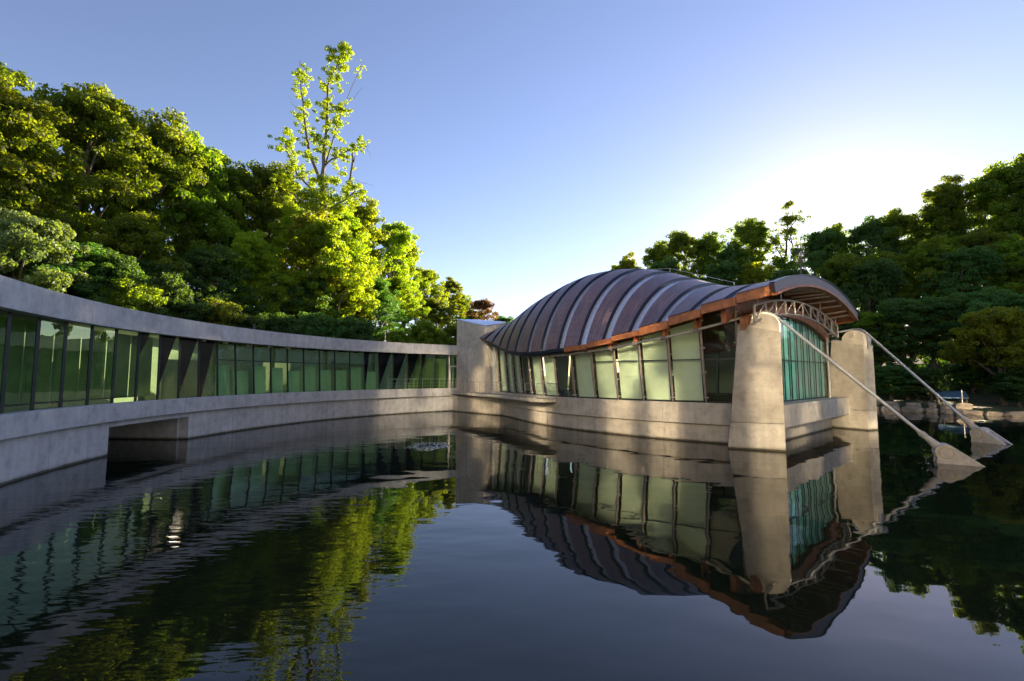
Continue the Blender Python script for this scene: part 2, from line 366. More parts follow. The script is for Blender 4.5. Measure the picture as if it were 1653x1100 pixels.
# ------------------------------------------------------------------ the curved wing
wing = thing('gallery_wing', ring(160, 28, 0), 'long curved concrete wing with a band of dark green glass beside the pond', 'building')
def arc_panel(name, th0, th1, r0, r1, z0, z1, mat, parent, n=None, bevel=0, r1t=None):
    n = n or max(2, int(abs(th1 - th0) / 1.2)); rings = []
    for a in np.linspace(th0, th1, n + 1):
        rings.append([ring(a, r0, z0), ring(a, r1, z0), ring(a, r1, z1), ring(a, r0, z1)])
    return MB().loft(rings).build(name, mat, parent, smooth=True, bevel=bevel)
GAPD = .02                                      # joint, degrees
def panels(name, edges, r0, r1, z0, z1, mat, bevel=.012):
    for a, b in zip(edges[:-1], edges[1:]):
        arc_panel(name, a + GAPD, b - GAPD, r0, r1, z0, z1, mat, wing, bevel=bevel)
OP0, OP1 = 176.6, 188.2                         # the opening in the lower wall
panels('wall_panel', [TH0 - 1, 132, 141.5, 151, 160, 168.4, OP0], 26.0, 26.5, -1.6, 1.47, M['conc'])
panels('wall_panel', [OP1, 195.5, 204, 213, 223, TH1], 26.0, 26.5, -1.6, 1.47, M['conc'])
arc_panel('lintel', OP0 + .02, OP1 - .02, 26.004, 26.5, 1.24, 1.466, M['conc'], wing)
for a in (OP0, OP1):                            # side walls of the water passage behind the opening
    p, q = Vector(ring(a, 26.51, 0)), Vector(ring(a, 30.5, 0)); s_ = 1 if a == OP1 else -1
    MB().bar(p + Vector((0, 0, -.2)), q + Vector((0, 0, -.2)), .3, 2.8).build('passage_wall', M['conc'], wing)
arc_panel('passage_wall', OP0, OP1, 30.5, 30.8, -1.6, 1.2, M['conc'], wing)
panels('parapet_panel', [TH0 - 1, 136, 150, 164, 178, 192, 206, 220, TH1], 25.74, 26.22, 1.50, 2.28, M['conc'], .02)
panels('fascia_panel', [TH0 - 1, 133, 152.3, 172.5, 192.5, 207, 221, TH1], 25.72, 26.12, 5.60, 6.56, M['conc'], .018)
arc_panel('parapet_bed', TH0, TH1, 26.06, 26.4, 1.44, 1.53, M['dark'], wing)
arc_panel('soffit', TH0, TH1, 26.14, 28.2, 5.62, 5.74, M['dark'], wing)
arc_panel('roof', TH0, TH1, 26.13, 30.4, 6.30, 6.44, M['roofgrey'], wing)
arc_panel('roof', TH0, TH1, 33.0, 34.4, 6.30, 6.44, M['roofgrey'], wing)
arc_panel('ceiling', TH0, TH1, 28.21, 30.4, 5.75, 5.9, M['interior'], wing)
arc_panel('added_rooflight', TH0 + .3, TH1 - .3, 30.42, 32.98, 6.34, 6.38, M['pglass'], wing)  # unseen glazed strip, added so sky light brightens the wing interior
arc_panel('floor', TH0, TH1, 26.25, 34.4, 1.26, 1.42, M['floorm'], wing)
arc_panel('back_wall', TH0, TH1, 34, 34.4, -.5, 6.28, M['interior'], wing)
for a in (TH0 + .1, TH1 - .1):
    MB().bar(ring(a, 26.3, 3.9), ring(a, 34.3, 3.9), .25, 4.9).build('end_wall', M['conc'], wing)
DT = 3.2
GR = 26.27
def top_r(i):                                   # how far the head of the glazing leans back
    if i <= 1: return 0
    return {2: .05, 3: .14, 4: .25}.get(i, .3) if i < 15 else {15: .25, 16: .17, 17: .1, 18: .04}.get(i, 0)
edges = [TH0 + 1.25 + DT * i for i in range(35)]
for i in range(34):
    a, b = edges[i], edges[i + 1]
    ra, rb = GR + top_r(i), GR + top_r(i + 1)
    zb, zt = 1.55, 5.64
    e_ = .035
    def P_(t, s):                               # t along the bay (0 = far edge), s up
        th = a + (b - a) * (e_ + (1 - 2 * e_) * t); r = (GR + (ra - GR) * s) * (1 - t) + (GR + (rb - GR) * s) * t
        return ring(th, r, zb + (zt - zb) * s)
    th_n = .03
    def slab(poly, name, mat):
        f = [Vector(P_(*q)) for q in poly]; nrm = Vector((RC[0] - f[0].x, RC[1] - f[0].y, 0)).normalized() * -th_n
        k = len(f)
        m = MB().add(f + [p + nrm for p in f], [tuple(range(k)), tuple(range(2 * k - 1, k - 1, -1))] + [(j, (j + 1) % k, k + (j + 1) % k, k + j) for j in range(k)])
        return m.build(name, mat, wing)
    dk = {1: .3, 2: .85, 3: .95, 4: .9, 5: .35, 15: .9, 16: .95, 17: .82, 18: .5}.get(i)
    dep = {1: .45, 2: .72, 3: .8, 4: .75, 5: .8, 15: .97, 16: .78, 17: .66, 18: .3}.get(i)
    if dk:                                      # bays where the plane of the glass twists: one pane splits into a triangle with its dark reflection painted in, and the rest
        slab([(1, 1), (1 - dk, 1), (1, 1 - dep)], 'painted_reflection_pane', M['painted_reflection'])
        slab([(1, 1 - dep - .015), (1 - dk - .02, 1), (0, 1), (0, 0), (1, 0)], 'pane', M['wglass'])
    else:
        cut = .72 if 4 < i < 15 else (.235 if i > 18 else None)
        if cut:
            slab([(0, 0), (1, 0), (1, cut - .006), (0, cut - .006)], 'pane', M['wglass'])
            slab([(0, cut + .006), (1, cut + .006), (1, 1), (0, 1)], 'pane', M['wglass'])
            MB().bar(Vector(P_(0, cut)), Vector(P_(1, cut)), .07, .05).build('transom', M['dark'], wing)
        else:
            slab([(0, 0), (1, 0), (1, 1), (0, 1)], 'pane', M['wglass'])
for i in range(35):
    a = edges[i]
    MB().bar(ring(a, GR - .01, 1.54), ring(a, GR - .01 + top_r(i), 5.62), .06, .10, up=ring(a, -1, 0)).build('mullion', M['dark'], wing)
M['shade_dim'] = simple('olive_roller_shade', (.24, .25, .13), .9, 0, .2, .7)
def wing_blind(i, t0, t1, s0, s1, inn, mat):
    a, b = edges[i], edges[i + 1]; ra, rb = top_r(i), top_r(i + 1)
    q = []
    for t, s in ((t0, s0), (t1, s0), (t1, s1), (t0, s1)):
        q.append(Vector(ring(a + (b - a) * t, GR + inn + (ra * (1 - t) + rb * t) * s, 1.5 + 4.1 * s)))
    n_ = Vector((q[0].x - RC[0], q[0].y - RC[1], 0)).normalized() * .012
    MB().hexa([q[0], q[1], q[1] + n_, q[0] + n_], [q[3], q[2], q[2] + n_, q[3] + n_]).build('blind', mat, wing)
for i in range(5, 15): wing_blind(i, .1, .86, .05, .62 + .05 * math.sin(i * 2.3), .3, M['blind'])
for i in range(18, 33):
    if i not in (25, 29): wing_blind(i, .02, .98, .24, .97, .35, M['shade_dim'])
for i in (0, 1, 2): wing_blind(i, .06, .94, .04, .9, .35, M['shade_dim'])
# interior: columns and display walls seen dimly through the glass
for k, a in enumerate(np.arange(127, 220, 9.6)):
    MB().tube([ring(a, 29.6, 1.4), ring(a, 29.6, 5.75)], .17, 10).build('column', M['interior'], wing, smooth=True)
for a, b in ((136, 143), (150, 154.5), (162, 169), (186, 193), (200, 206)):
    arc_panel('display_wall', a, b, 31.6, 31.8, 1.42, 4.6, M['interior'], wing)
for a in np.arange(124.5, 220, 3.2):            # ribs under the recessed soffit
    if 138 < a < 174: MB().bar(ring(a, 26.2, 5.56), ring(a, 27.15, 5.56), .09, .12).build('soffit_rib', M['dark'], wing)
for a in (174, 170.2, 166, 162.5, 158.6): MB().bar(ring(a, 26.25, 5.55), ring(a, 26.45, 5.55), .22, .1).build('downlight', M['white'], wing)
# white framed door in the last bay, next to the tower
d_ = MB()
a0, a1 = TH0 - 1.2, TH0 + 1.15
door = MB().bar(ring(a1, 26.2, 1.6), ring(a1, 26.2, 5.6), .09, .1).bar(ring(a0, 26.2, 1.6), ring(a0, 26.2, 5.6), .09, .1).bar(ring(a0 + .1, 26.2, 4.45), ring(a1 - .1, 26.2, 4.45), .1, .12).bar(ring(a1 - .25, 26.2, 1.6), ring(a1 - .25, 26.2, 4.4), .05, .08).build('door', M['white'], wing)
for z0, z1, nm in ((1.6, 4.38, 'pane'), (4.52, 5.58, 'pane')):
    MB().hexa([ring(a0 + .1, 26.2, z0), ring(a1 - .1, 26.2, z0), ring(a1 - .1, 26.23, z0), ring(a0 + .1, 26.23, z0)], [ring(a0 + .1, 26.2, z1), ring(a1 - .1, 26.2, z1), ring(a1 - .1, 26.23, z1), ring(a0 + .1, 26.23, z1)]).build(nm, M['wglass'], door)
MB().tube([ring(a1 - .7, 26.1, 2.4), ring(a1 - .7, 26.1, 2.9)], .018, 6).build('handle', M['steel'], door)
# guard rail standing on the parapet of the far bays
rl = thing('guard_rail', ring(129, 25.95, 2.28), 'thin steel guard rail on the parapet at the far end of the curved wing', 'railing')
for a in np.arange(121.8, 138.2, 2.0):
    MB().tube([ring(a, 25.95, 2.26), ring(a, 25.95, 3.2)], .016, 6).build('post', M['steel'], rl)
for z in (2.55, 2.8, 3.2):
    MB().tube([ring(a, 25.95, z) for a in np.arange(121.8, 138.0, 1.0)], .02 if z > 3 else .008, 6).build('rail', M['steel'], rl)

# roof fixtures on the wing
p = ring(138.6, 26.0, 6.57)
lp = thing('roof_lamp', p, 'small white lamp globe on a post on the roof edge of the curved wing', 'lamp')
MB().tube([Vector(p), Vector(p) + Vector((0, 0, .12))], [.16, .10], 10).build('base', M['white'], lp, True)
MB().tube([Vector(p) + Vector((0, 0, .1)), Vector(p) + Vector((0, 0, .95)), Vector(p) + Vector((.05, -.03, 1.02)), Vector(p) + Vector((.28, -.12, 1.05))], .035, 8).build('post', M['white'], lp, True)
gl = MB()
cgl = Vector(p) + Vector((.30, -.13, .93))
gl.loft([[cgl + Vector((math.cos(q) * r_, math.sin(q) * r_, h)) for q in np.linspace(0, 2 * math.pi, 13)[:-1]] for r_, h in ((.03, -.14), (.11, -.09), (.15, 0), (.14, .07), (.08, .13), (.03, .15))]).build('globe', M['white'], lp, True)
p = ring(165.6, 26.2, 6.56)
cm = thing('roof_camera', p, 'small dark camera box on the roof edge under the trees', 'camera')
MB().bar(Vector(p), Vector(p) + Vector((0, 0, .28)), .07, .07).build('stand', M['dark'], cm)
MB().bar(Vector(p) + Vector((-.06, .12, .34)), Vector(p) + Vector((.1, -.2, .32)), .16, .14).build('body', M['dark'], cm, bevel=.02)

# ------------------------------------------------------------------ the pavilion
pav = thing('pavilion', PW(12, 0, 0), 'pond pavilion with a humped ribbed copper roof, pale green windows and concrete base', 'building')
def side_pts(us, off, sgn): return [PW(u, sgn * (wallw(u) + off)) for u in us]
def side_panel(name, u0, u1, off0, off1, z0, z1, mat, sgn, parent=pav, bevel=.012):
    rings = []
    for u in np.linspace(u0, u1, max(3, int((u1 - u0) / .6))):
        a, b = sgn * (wallw(u) + off0), sgn * (wallw(u) + off1)
        rings.append([PW(u, a, z0), PW(u, b, z0), PW(u, b, z1), PW(u, a, z1)])
    return MB().loft(rings).build(name, mat, parent, smooth=True, bevel=bevel)
SILL = 2.08
for sgn in (1, -1):
    for a, b in ((1.75, 5.9), (5.9, 10.4), (10.4, 15), (15, 19.6), (19.6, 25.4)):
        side_panel('base_wall', a + .008, b - .008, 0, -.45, -1.6, .93, M['conc2'], sgn)
        side_panel('base_ledge', a + .008, b - .008, .2, -.45, .97, SILL, M['conc2'], sgn, bevel=.02)
    side_panel('ledge_bed', 1.8, 25.3, -.06, -.5, .90, 1.0, M['dark'], sgn, bevel=0)
MB().hexa([PW(1.3, 5.4, -1.6), PW(1.74, 5.4, -1.6), PW(1.74, -6.9, -1.6), PW(1.3, -6.9, -1.6)], [PW(1.3, 5.4, .93), PW(1.74, 5.4, .93), PW(1.74, -6.9, .93), PW(1.3, -6.9, .93)]).build('front_base_wall', M['conc2'], pav, bevel=.015)
MB().hexa([PW(.35, 5.9, .97), PW(1.73, 5.9, .97), PW(1.73, -7.25, .97), PW(.35, -7.25, .97)], [PW(.35, 5.9, SILL), PW(1.73, 5.9, SILL), PW(1.73, -7.25, SILL), PW(.35, -7.25, SILL)]).build('front_beam', M['conc2'], pav, bevel=.02)
us = np.linspace(1.75, 25.3, 30)
MB().prism(side_pts(us, -.3, 1) + side_pts(us[::-1], -.3, -1), SILL - .2, SILL - .04).build('floor', M['floorm'], pav)
MB().bar(PW(25.2, 3.0, 4.5), PW(25.2, -3.0, 4.5), .3, 6.4).build('back_wall', M['interior'], pav)
# glazed side walls, leaning outward
MU = [2.15 + 1.655 * i for i in range(14)]      # mullion lines
LEAN = .42
def gl_top(u): return eave_z(u) + .28
def gp(u, s, sgn, z0=SILL, inn=0.0):
    zt = gl_top(u); return PW(u, sgn * (wallw(u) - .02 - inn + LEAN * s), z0 + (zt - z0) * s)
def sheet(P4, thick, name, mat, parent):
    f = [Vector(p) for p in P4]; nrm = (f[1] - f[0]).cross(f[3] - f[0]).normalized() * thick
    return MB().hexa([f[0], f[1], f[1] + nrm, f[0] + nrm], [f[3], f[2], f[2] + nrm, f[3] + nrm]).build(name, mat, parent)
for sgn in (1, -1):
    for i in range(len(MU) - 1):
        a, b = MU[i] + .05, MU[i + 1] - .05
        def zf(u, z): return (z - SILL) / (gl_top(u) - SILL)
        if i < 5:
            for z0, z1 in ((SILL + .05, 4.33), (4.40, None)):
                s0a, s0b = zf(a, z0), zf(b, z0); s1a, s1b = (zf(a, z1), zf(b, z1)) if z1 else (1, 1)
                sheet([gp(a, s0a, sgn), gp(b, s0b, sgn), gp(b, s1b, sgn), gp(a, s1a, sgn)], .025 * sgn, 'pane', M['pglass'], pav)
            MB().bar(gp(a, zf(a, 4.365), sgn), gp(b, zf(b, 4.365), sgn), .07, .06).build('transom', M['dark'], pav)
        else:
            sheet([gp(a, .015, sgn), gp(b, .015, sgn), gp(b, 1, sgn), gp(a, 1, sgn)], .025 * sgn, 'pane', M['pglass'], pav)
        if i not in (0, 6, 9):              # roller blinds behind most panes; the dark bays have none
            hh = .96
            sheet([gp(a + .04, .02, sgn, inn=.22), gp(b - .04, .02, sgn, inn=.22), gp(b - .04, hh, sgn, inn=.22), gp(a + .04, hh, sgn, inn=.22)], .01, 'blind', M['blind'], pav)
        MB().bar(gp(MU[i] + .03, .008, sgn), gp(MU[i + 1] - .03, .008, sgn), .09, .07).build('sill_frame', M['dark'], pav)
    for i, u in enumerate(MU):
        MB().bar(gp(u, 0, sgn, inn=.03), gp(u, 1, sgn, inn=.03), .07, .16, up=(*LX, 0)).build('mullion', M['dark'], pav)
        pts = [Vector(gp(u - .14, s, sgn, inn=-.17 - .05 * math.sin(math.pi * s))) for s in (0.01, .25, .5, .75, .99)]
        ms = MB().tube(pts, [.05, .075, .085, .075, .05], 8).build('mast', M['mast'], pav, True)
        for s in (.06, .35, .62, .93):
            c = Vector(gp(u - .14, s, sgn, inn=-.2)); dx = Vector((AX[0], AX[1], 0))
            MB().bar(c - dx * .17, c + dx * .17, .035, .05).build('clip', M['white'], ms)
# front glazing
FU = 1.35
def fz(v):                                      # underside of the front arch
    return 5.72 + 1.12 * (1 - (v / 6.9) ** 2)
fv = [-6.35 + 12.2 / 11 * i for i in range(12)]
for i in range(11):
    a, b = fv[i] + .04, fv[i + 1] - .04
    for z0, z1 in ((SILL + .05, 4.33), (4.40, None)):
        sheet([PW(FU, a, z0), PW(FU, b, z0), PW(FU, b, z1 or fz(b) - .02), PW(FU, a, z1 or fz(a) - .02)], .025, 'pane', M['tglass'], pav)
    sheet([PW(FU + .14, a + .02, SILL + .02), PW(FU + .14, a + .9, SILL + .02), PW(FU + .14, a + .9, fz(a + .9) - .1), PW(FU + .14, a + .02, fz(a) - .1)], .02, 'blind', M['teal_blind'], pav)
MB().bar(PW(FU, fv[0], 4.365), PW(FU, fv[-1], 4.365), .07, .06).build('transom', M['dark'], pav)
MB().bar(PW(FU, fv[0], SILL + .03), PW(FU, fv[-1], SILL + .03), .09, .07).build('sill_frame', M['dark'], pav)
for i, v in enumerate(fv):
    MB().bar(PW(FU + .02, v, SILL), PW(FU + .02, v, fz(v)), .05, .05, up=(*AX, 0)).build('mullion', M['dark'], pav)
MB().tube([PW(FU - .25, -5.9, SILL), PW(FU - .25, -5.9, fz(5.9))], .06, 8).build('mast', M['white'], pav, True)

# roof: copper bands across the hump with a sunk pale strip between neighbours
roof = bpy.data.objects.new('roof', None); col.objects.link(roof); roof.parent = pav
def arcpts(u, n, dz=0.0, ez=None, e=None, cz=None, de=0.0):
    e = (e or eave_e(u)) + de; z0 = (ez if ez is not None else eave_z(u)) + .36; h = max((cz or crown_z(u)) - z0, .05)
    rad = (e * e + h * h) / (2 * h); half = math.asin(min(1, e / rad)); half = half if h <= rad else math.pi - half
    out = []
    for t in np.linspace(-half, half, n):
        out.append((rad * math.sin(t), z0 + h - rad + rad * math.cos(t), t, rad))
    return [(v + math.sin(t) * dz, z + math.cos(t) * dz, t, rad) for v, z, t, rad in out]
UB = [-.12, 1.35, 3.1, 4.85, 6.5, 8.2, 9.95, 11.75, 13.6, 15.4, 17.3, 19.1, 20.9, 22.7, 24.5, 26.2]
NA = 44
def uv_mesh(name, rings, uvs, mat, parent):
    m = MB(); m.loft(rings, closed=False, caps=False); o = m.build(name, mat, parent, smooth=True)
    return o
def shell(name, u0, u1, dz0, dz1, mat, parent, stepmid=None, nseg=3, uvw=True):
    """thick curved band; stepmid flattens the eave of this band so neighbours step"""
    rings = []; U = []
    for u in np.linspace(u0, u1, nseg + 1):
        ez = None
        if stepmid is not None: ez = eave_z(stepmid) + .72 * (eave_z(u) - eave_z(stepmid)); e = eave_e(stepmid) + .8 * (eave_e(u) - eave_e(stepmid))
        else: e = None
        T = arcpts(u, NA, dz1, ez, e); B = arcpts(u, NA, dz0, ez, e)
        rings.append([PW(u, v, z) for v, z, _, _ in T] + [PW(u, v, z) for v, z, _, _ in B[::-1]])
        U.append([(u, t * r) for v, z, t, r in T] + [(u, t * r) for v, z, t, r in B[::-1]])
    me = bpy.data.meshes.new(name); n = 2 * NA
    V = [p for r in rings for p in r]; UVv = [p for r in U for p in r]; fs = []
    for k in range(len(rings) - 1):
        for i in range(n): fs.append((k * n + i, k * n + (i + 1) % n, (k + 1) * n + (i + 1) % n, (k + 1) * n + i))
    for k in (0, len(rings) - 1):
        for i in range(NA - 1): fs.append((k * n + i, k * n + i + 1, k * n + n - 2 - i, k * n + n - 1 - i))
    me.from_pydata(V, [], fs)
    import bmesh
    bm = bmesh.new(); bm.from_mesh(me); bmesh.ops.recalc_face_normals(bm, faces=bm.faces); bm.to_mesh(me); bm.free()
    l = me.uv_layers.new(name='uv')
    for lp_ in me.loops: l.data[lp_.index].uv = (UVv[lp_.vertex_index][1], UVv[lp_.vertex_index][0])
    me.materials.append(mat); me.shade_smooth(); me.set_sharp_from_angle(angle=R(35))
    o = bpy.data.objects.new(name, me); col.objects.link(o); o.parent = parent; return o
shell('roof_deck', -.02, 26.1, -.30, -.16, M['wood'], roof, None, 40)
ST = .56
for i in range(len(UB) - 1):
    a, b = UB[i], UB[i + 1]; mid = (a + b) / 2
    u0 = a + (ST if i > 0 else 0)
    bd = shell('roof_band', u0, b, -.02, .10, M['copper'], roof, mid)
    shell('band_flashing', u0 - .012, u0 + .05, -.14, .12, M['gap'], roof, mid, 1)
    if i > 0: shell('valley_strip', a + .015, u0 - .02, -.14, -.06, M['sky_strip'], roof, mid, 1)
    # stepped wooden fascia at both eaves
    for sgn in (1, -1):
        if a > 22: continue
        q = []
        for u in (a + .02, b - .015):
            e = eave_e(mid) + .8 * (eave_e(u) - eave_e(mid)); ez = eave_z(mid) + .72 * (eave_z(u) - eave_z(mid))
            q.append((u, e, ez))
        (ua, ea, za), (ub, eb, zb) = q
        o_ = .10; fh = .42 if mid < 6.6 else (.30 if mid < 12 else .2)
        MB().hexa([PW(ua, sgn * (ea - .1), za + .36 - fh), PW(ub, sgn * (eb - .1), zb + .36 - fh), PW(ub, sgn * (eb + o_), zb + .36 - fh), PW(ua, sgn * (ea + o_), za + .36 - fh)],
                  [PW(ua, sgn * (ea - .1), za + .34), PW(ub, sgn * (eb - .1), zb + .34), PW(ub, sgn * (eb + o_), zb + .37), PW(ua, sgn * (ea + o_), za + .37)])  .build('fascia_board', M['wood'] if mid < 12 else M['gap'], roof, bevel=.015)
# dark eave gutter line under the far, low part of the roof
for sgn in (1, -1):
    MB().tube([PW(u, sgn * (eave_e(u) - .12), eave_z(u) + .16) for u in np.linspace(1, 25, 40)], .10, 8).build('gutter', M['gap'], roof, True)
# front edge: copper verge over an orange lip
def arc_strip(name, u0, u1, dz0, dz1, mat, parent, lim=1.0, zoff=0):
    T = arcpts(0, 40); rings = []
    for v, z, t, r in T:
        n_ = (math.sin(t), math.cos(t))
        rings.append([PW(u0, v + n_[0] * dz0, z + n_[1] * dz0 + zoff), PW(u1, v + n_[0] * dz0, z + n_[1] * dz0 + zoff), PW(u1, v + n_[0] * dz1, z + n_[1] * dz1 + zoff), PW(u0, v + n_[0] * dz1, z + n_[1] * dz1 + zoff)])
    o = MB().loft(rings).build(name, mat, parent, smooth=True); return o
M['verge'] = simple('copper_verge', (.12, .08, .085), .42, .5, .15, 3)
arc_strip('verge', -.32, -.125, -.33, .13, M['verge'], roof)
arc_strip('verge_lip', -.36, -.13, -.45, -.335, M['wood'], roof)
arc_strip('verge_cap', -.37, -.10, .131, .17, M['gap'], roof)
# outriggers under the front overhang, roof to wall
for k in np.linspace(3, 36, 13):
    k = int(k); v, z, t, r = arcpts(0, 40)[k]; v2, z2, _, _ = arcpts(1.6, 40)[k]
    MB().bar(PW(-.1, v, z - .42), PW(1.7, v2, z2 - .42), .07, .10).build('outrigger', M['white'], roof)
# glulam arches behind the truss
def arch_beam(u, z_in, rise, dep, wid, name, mat, half=7.0):
    rings = []
    for v in np.linspace(-half, half, 33):
        z = z_in + rise * (1 - (v / half) ** 2)
        rings.append([PW(u - wid / 2, v, z), PW(u + wid / 2, v, z), PW(u + wid / 2, v, z + dep), PW(u - wid / 2, v, z + dep)])
    return MB().loft(rings).build(name, mat, pav, smooth=True)
arch_beam(FU, 5.74, 1.12, .55, .24, 'arch_beam', M['wood'], 6.9)
arch_beam(FU + .9, 6.1, 1.2, .7, .24, 'arch_beam', M['wood'], 6.9)
# white arched truss
tr = bpy.data.objects.new('truss', None); col.objects.link(tr); tr.parent = pav
TU = .75
tz0 = lambda v: 6.06 + .84 * (1 - (v / 7.0) ** 2)
tz1 = lambda v: tz0(v) + .76
for f_ in (tz0, tz1): MB().tube([PW(TU, v, f_(v)) for v in np.linspace(-7, 7, 29)], .06, 8).build('chord', M['truss'], tr, True)
tv = np.linspace(-7, 7, 11)
for v in tv: MB().bar(PW(TU, v, tz0(v)), PW(TU, v, tz1(v)), .085, .085).build('post', M['truss'], tr)
for i in range(10):
    a, b = tv[i], tv[i + 1]
    if i >= 5: MB().bar(PW(TU, b, tz0(b)), PW(TU, a, tz1(a)), .055, .055).build('diagonal', M['truss'], tr)
    else: MB().bar(PW(TU, a, tz0(a)), PW(TU, b, tz1(b)), .055, .055).build('diagonal', M['truss'], tr)
for s in (-1, 1):                               # hangers joining the truss to the roof
    for v in (s * 6.6, s * 3.4): 
        vv = min(arcpts(TU, 60), key=lambda q: abs(q[0] - v)); MB().bar(PW(TU, v, tz1(v)), PW(TU, v, vv[1] - .3), .06, .06).build('hanger', M['truss'], tr)
# ridge safety line
rs = thing('ridge_safety_line', PW(9, 0, crown_z(9)), 'thin safety wire on small posts along the pavilion roof ridge', 'safety line')
sp = []
for u in (5.0, 9.6, 14.0):
    z = crown_z(u) + .1; sp.append(PW(u, -1.2, z + .4)); MB().tube([PW(u, -1.2, z - .15), PW(u, -1.2, z + .42)], .016, 6).build('post', M['steel'], rs)
MB().tube(sp, .01, 5).build('wire', M['steel'], rs)

# far tower at the root of the roof
tw = thing('concrete_tower', (-4, 45, 0), 'tall tapering concrete tower between the curved wing and the pavilion roof', 'tower')
fl, frb, frt = (-5.6, 46.0), (-1.45, 42.1), (-2.55, 43.05)
pp = np.array([.75, .66]) * 2.6
bot = [(*fl, -1.6), (*frb, -1.6), (frb[0] + pp[0], frb[1] + pp[1], -1.6), (fl[0] + pp[0], fl[1] + pp[1], -1.6)]
top = [(*fl, 9.15), (*frt, 8.2), (frt[0] + pp[0], frt[1] + pp[1], 8.75), (fl[0] + pp[0], fl[1] + pp[1], 9.35)]
MB().hexa(bot, top).build('shaft', M['conc2'], tw, bevel=.02)
cap = [Vector(p) + Vector((0, 0, .006)) for p in top]
MB().hexa(cap, [p + Vector((0, 0, .07)) for p in cap]).build('metal_cap', M['sky_strip'], tw)
# low base wall joining tower and wing along the water
MB().hexa([(-5.9, 45.55, -1.6), (-1.0, 40.6, -1.6), (-.4, 41.3, -1.6), (-5.2, 46.2, -1.6)], [(-5.9, 45.55, 1.5), (-1.0, 40.6, 1.5), (-.4, 41.3, 1.5), (-5.2, 46.2, 1.5)]).build('base_wall', M['conc2'], tw)

# balcony slab with railing in front of tower and pavilion
bal = thing('balcony', (-1, 39, 1.7), 'thin concrete balcony with wire railing wrapping the tower and pavilion side', 'balcony')
outp = [np.array(p) for p in ((-6.35, 45.4), (-5.0, 43.9), (-3.4, 40.9), (-1.3, 37.6), (.55, 33.4), (2.05, 30.6))]
inn = [np.array(p) for p in ((-5.9, 46.1), (-4.4, 44.7), (-2.0, 42.5), (.2, 39.2), (1.9, 34.7), (3.0, 31.1))]
rings = [[(*o, 1.72), (*i, 1.72), (*i, 1.94), (*o, 1.94)] for o, i in zip(outp, inn)]
MB().loft(rings).build('slab', M['conc2'], bal, bevel=.015)
ol = []
for a, b in zip(outp[:-1], outp[1:]):
    for t in (0, .25, .5, .75): ol.append(a + (b - a) * t)
ol.append(outp[-1]); ol = ol + [outp[-1] + (inn[-1] - outp[-1]) * .5, inn[-1]]
ol = [p + (np.array([.5, .6]) * .06) for p in ol]
for p in ol: MB().tube([(*p, 1.93), (*p, 2.98)], .018, 6).build('post', M['mast'], bal)
for z in (2.2, 2.45, 2.7, 2.98): MB().tube([(*p, z) for p in ol], .022 if z > 2.9 else .008, 6).build('rail', M['mast'], bal)

# ------------------------------------------------------------------ the tall glass hall on the near side of the pond
# It stands behind the viewer; its sunlit windows throw the warm patches seen on the pavilion, tower and bank.
HN = np.array([math.sin(R(24)), math.cos(R(24))]); HT = np.array([HN[1], -HN[0]]); HO = np.array([0., -9.5])
def HW(a, b, z): p = HO + HT * a + HN * b; return (p[0], p[1], z)
hall = thing('glass_hall', HW(8, -6, 0), 'tall concrete hall with high glazed bays facing the pond', 'building')
def hbox(name, a0, a1, b0, b1, z0, z1, mat, parent=hall):
    return MB().hexa([HW(a0, b0, z0), HW(a1, b0, z0), HW(a1, b1, z0), HW(a0, b1, z0)], [HW(a0, b0, z1), HW(a1, b0, z1), HW(a1, b1, z1), HW(a0, b1, z1)]).build(name, mat, parent)
A0, A1, HZ0, HZ1 = -27.0, 42.0, 5.0, 21.5
hbox('podium', A0, A1, -12, -.05, -2, HZ0, M['conc2'])
hbox('roof', A0 - .6, A1 + .6, -12.6, .9, HZ1 + .3, HZ1 + .9, M['verge'])
hbox('lintel', A0, A1, -.6, -.02, HZ1 - .2, HZ1 + .29, M['conc2'])
hbox('back_wall', A0, A1, -12, -11.7, HZ0 + .01, HZ1 + .28, M['interior'])
x = A0; nb = 0
hr = random.Random(2)
while x < A1 - 5:
    pw = hr.uniform(2.6, 4.6); bw = hr.uniform(3.0, 4.4)
    hbox('column', x, x + pw, -.7, .25, HZ0 + .01, HZ1 + .27, M['conc2'])
    a0, a1 = x + pw + .02, x + pw + bw - .02; rows = 4
    for r0 in range(rows):
        z0 = HZ0 + .05 + (HZ1 - HZ0 - .3) * r0 / rows; z1 = HZ0 + .05 + (HZ1 - HZ0 - .3) * (r0 + 1) / rows - .08
        for h in (0, 1):
            aa, ab = a0 + (a1 - a0) * h / 2 + .03, a0 + (a1 - a0) * (h + 1) / 2 - .03; tl = hr.uniform(-.02, .02)
            MB().hexa([HW(aa, -.2, z0), HW(ab, -.2 + tl, z0), HW(ab, -.16 + tl, z0), HW(aa, -.16, z0)], [HW(aa, -.2, z1), HW(ab, -.2 + tl, z1), HW(ab, -.16 + tl, z1), HW(aa, -.16, z1)]).build('pane', M['hglass'], hall)
        hbox('transom', a0, a1, -.25, -.1, z1 + .005, z1 + .075, M['dark'])
    hbox('mullion', (a0 + a1) / 2 - .028, (a0 + a1) / 2 + .028, -.27, -.09, HZ0 + .05, HZ1 - .25, M['dark'])
    x += pw + bw
hbox('column', x, A1, -.7, .25, HZ0 + .01, HZ1 + .27, M['conc2'])

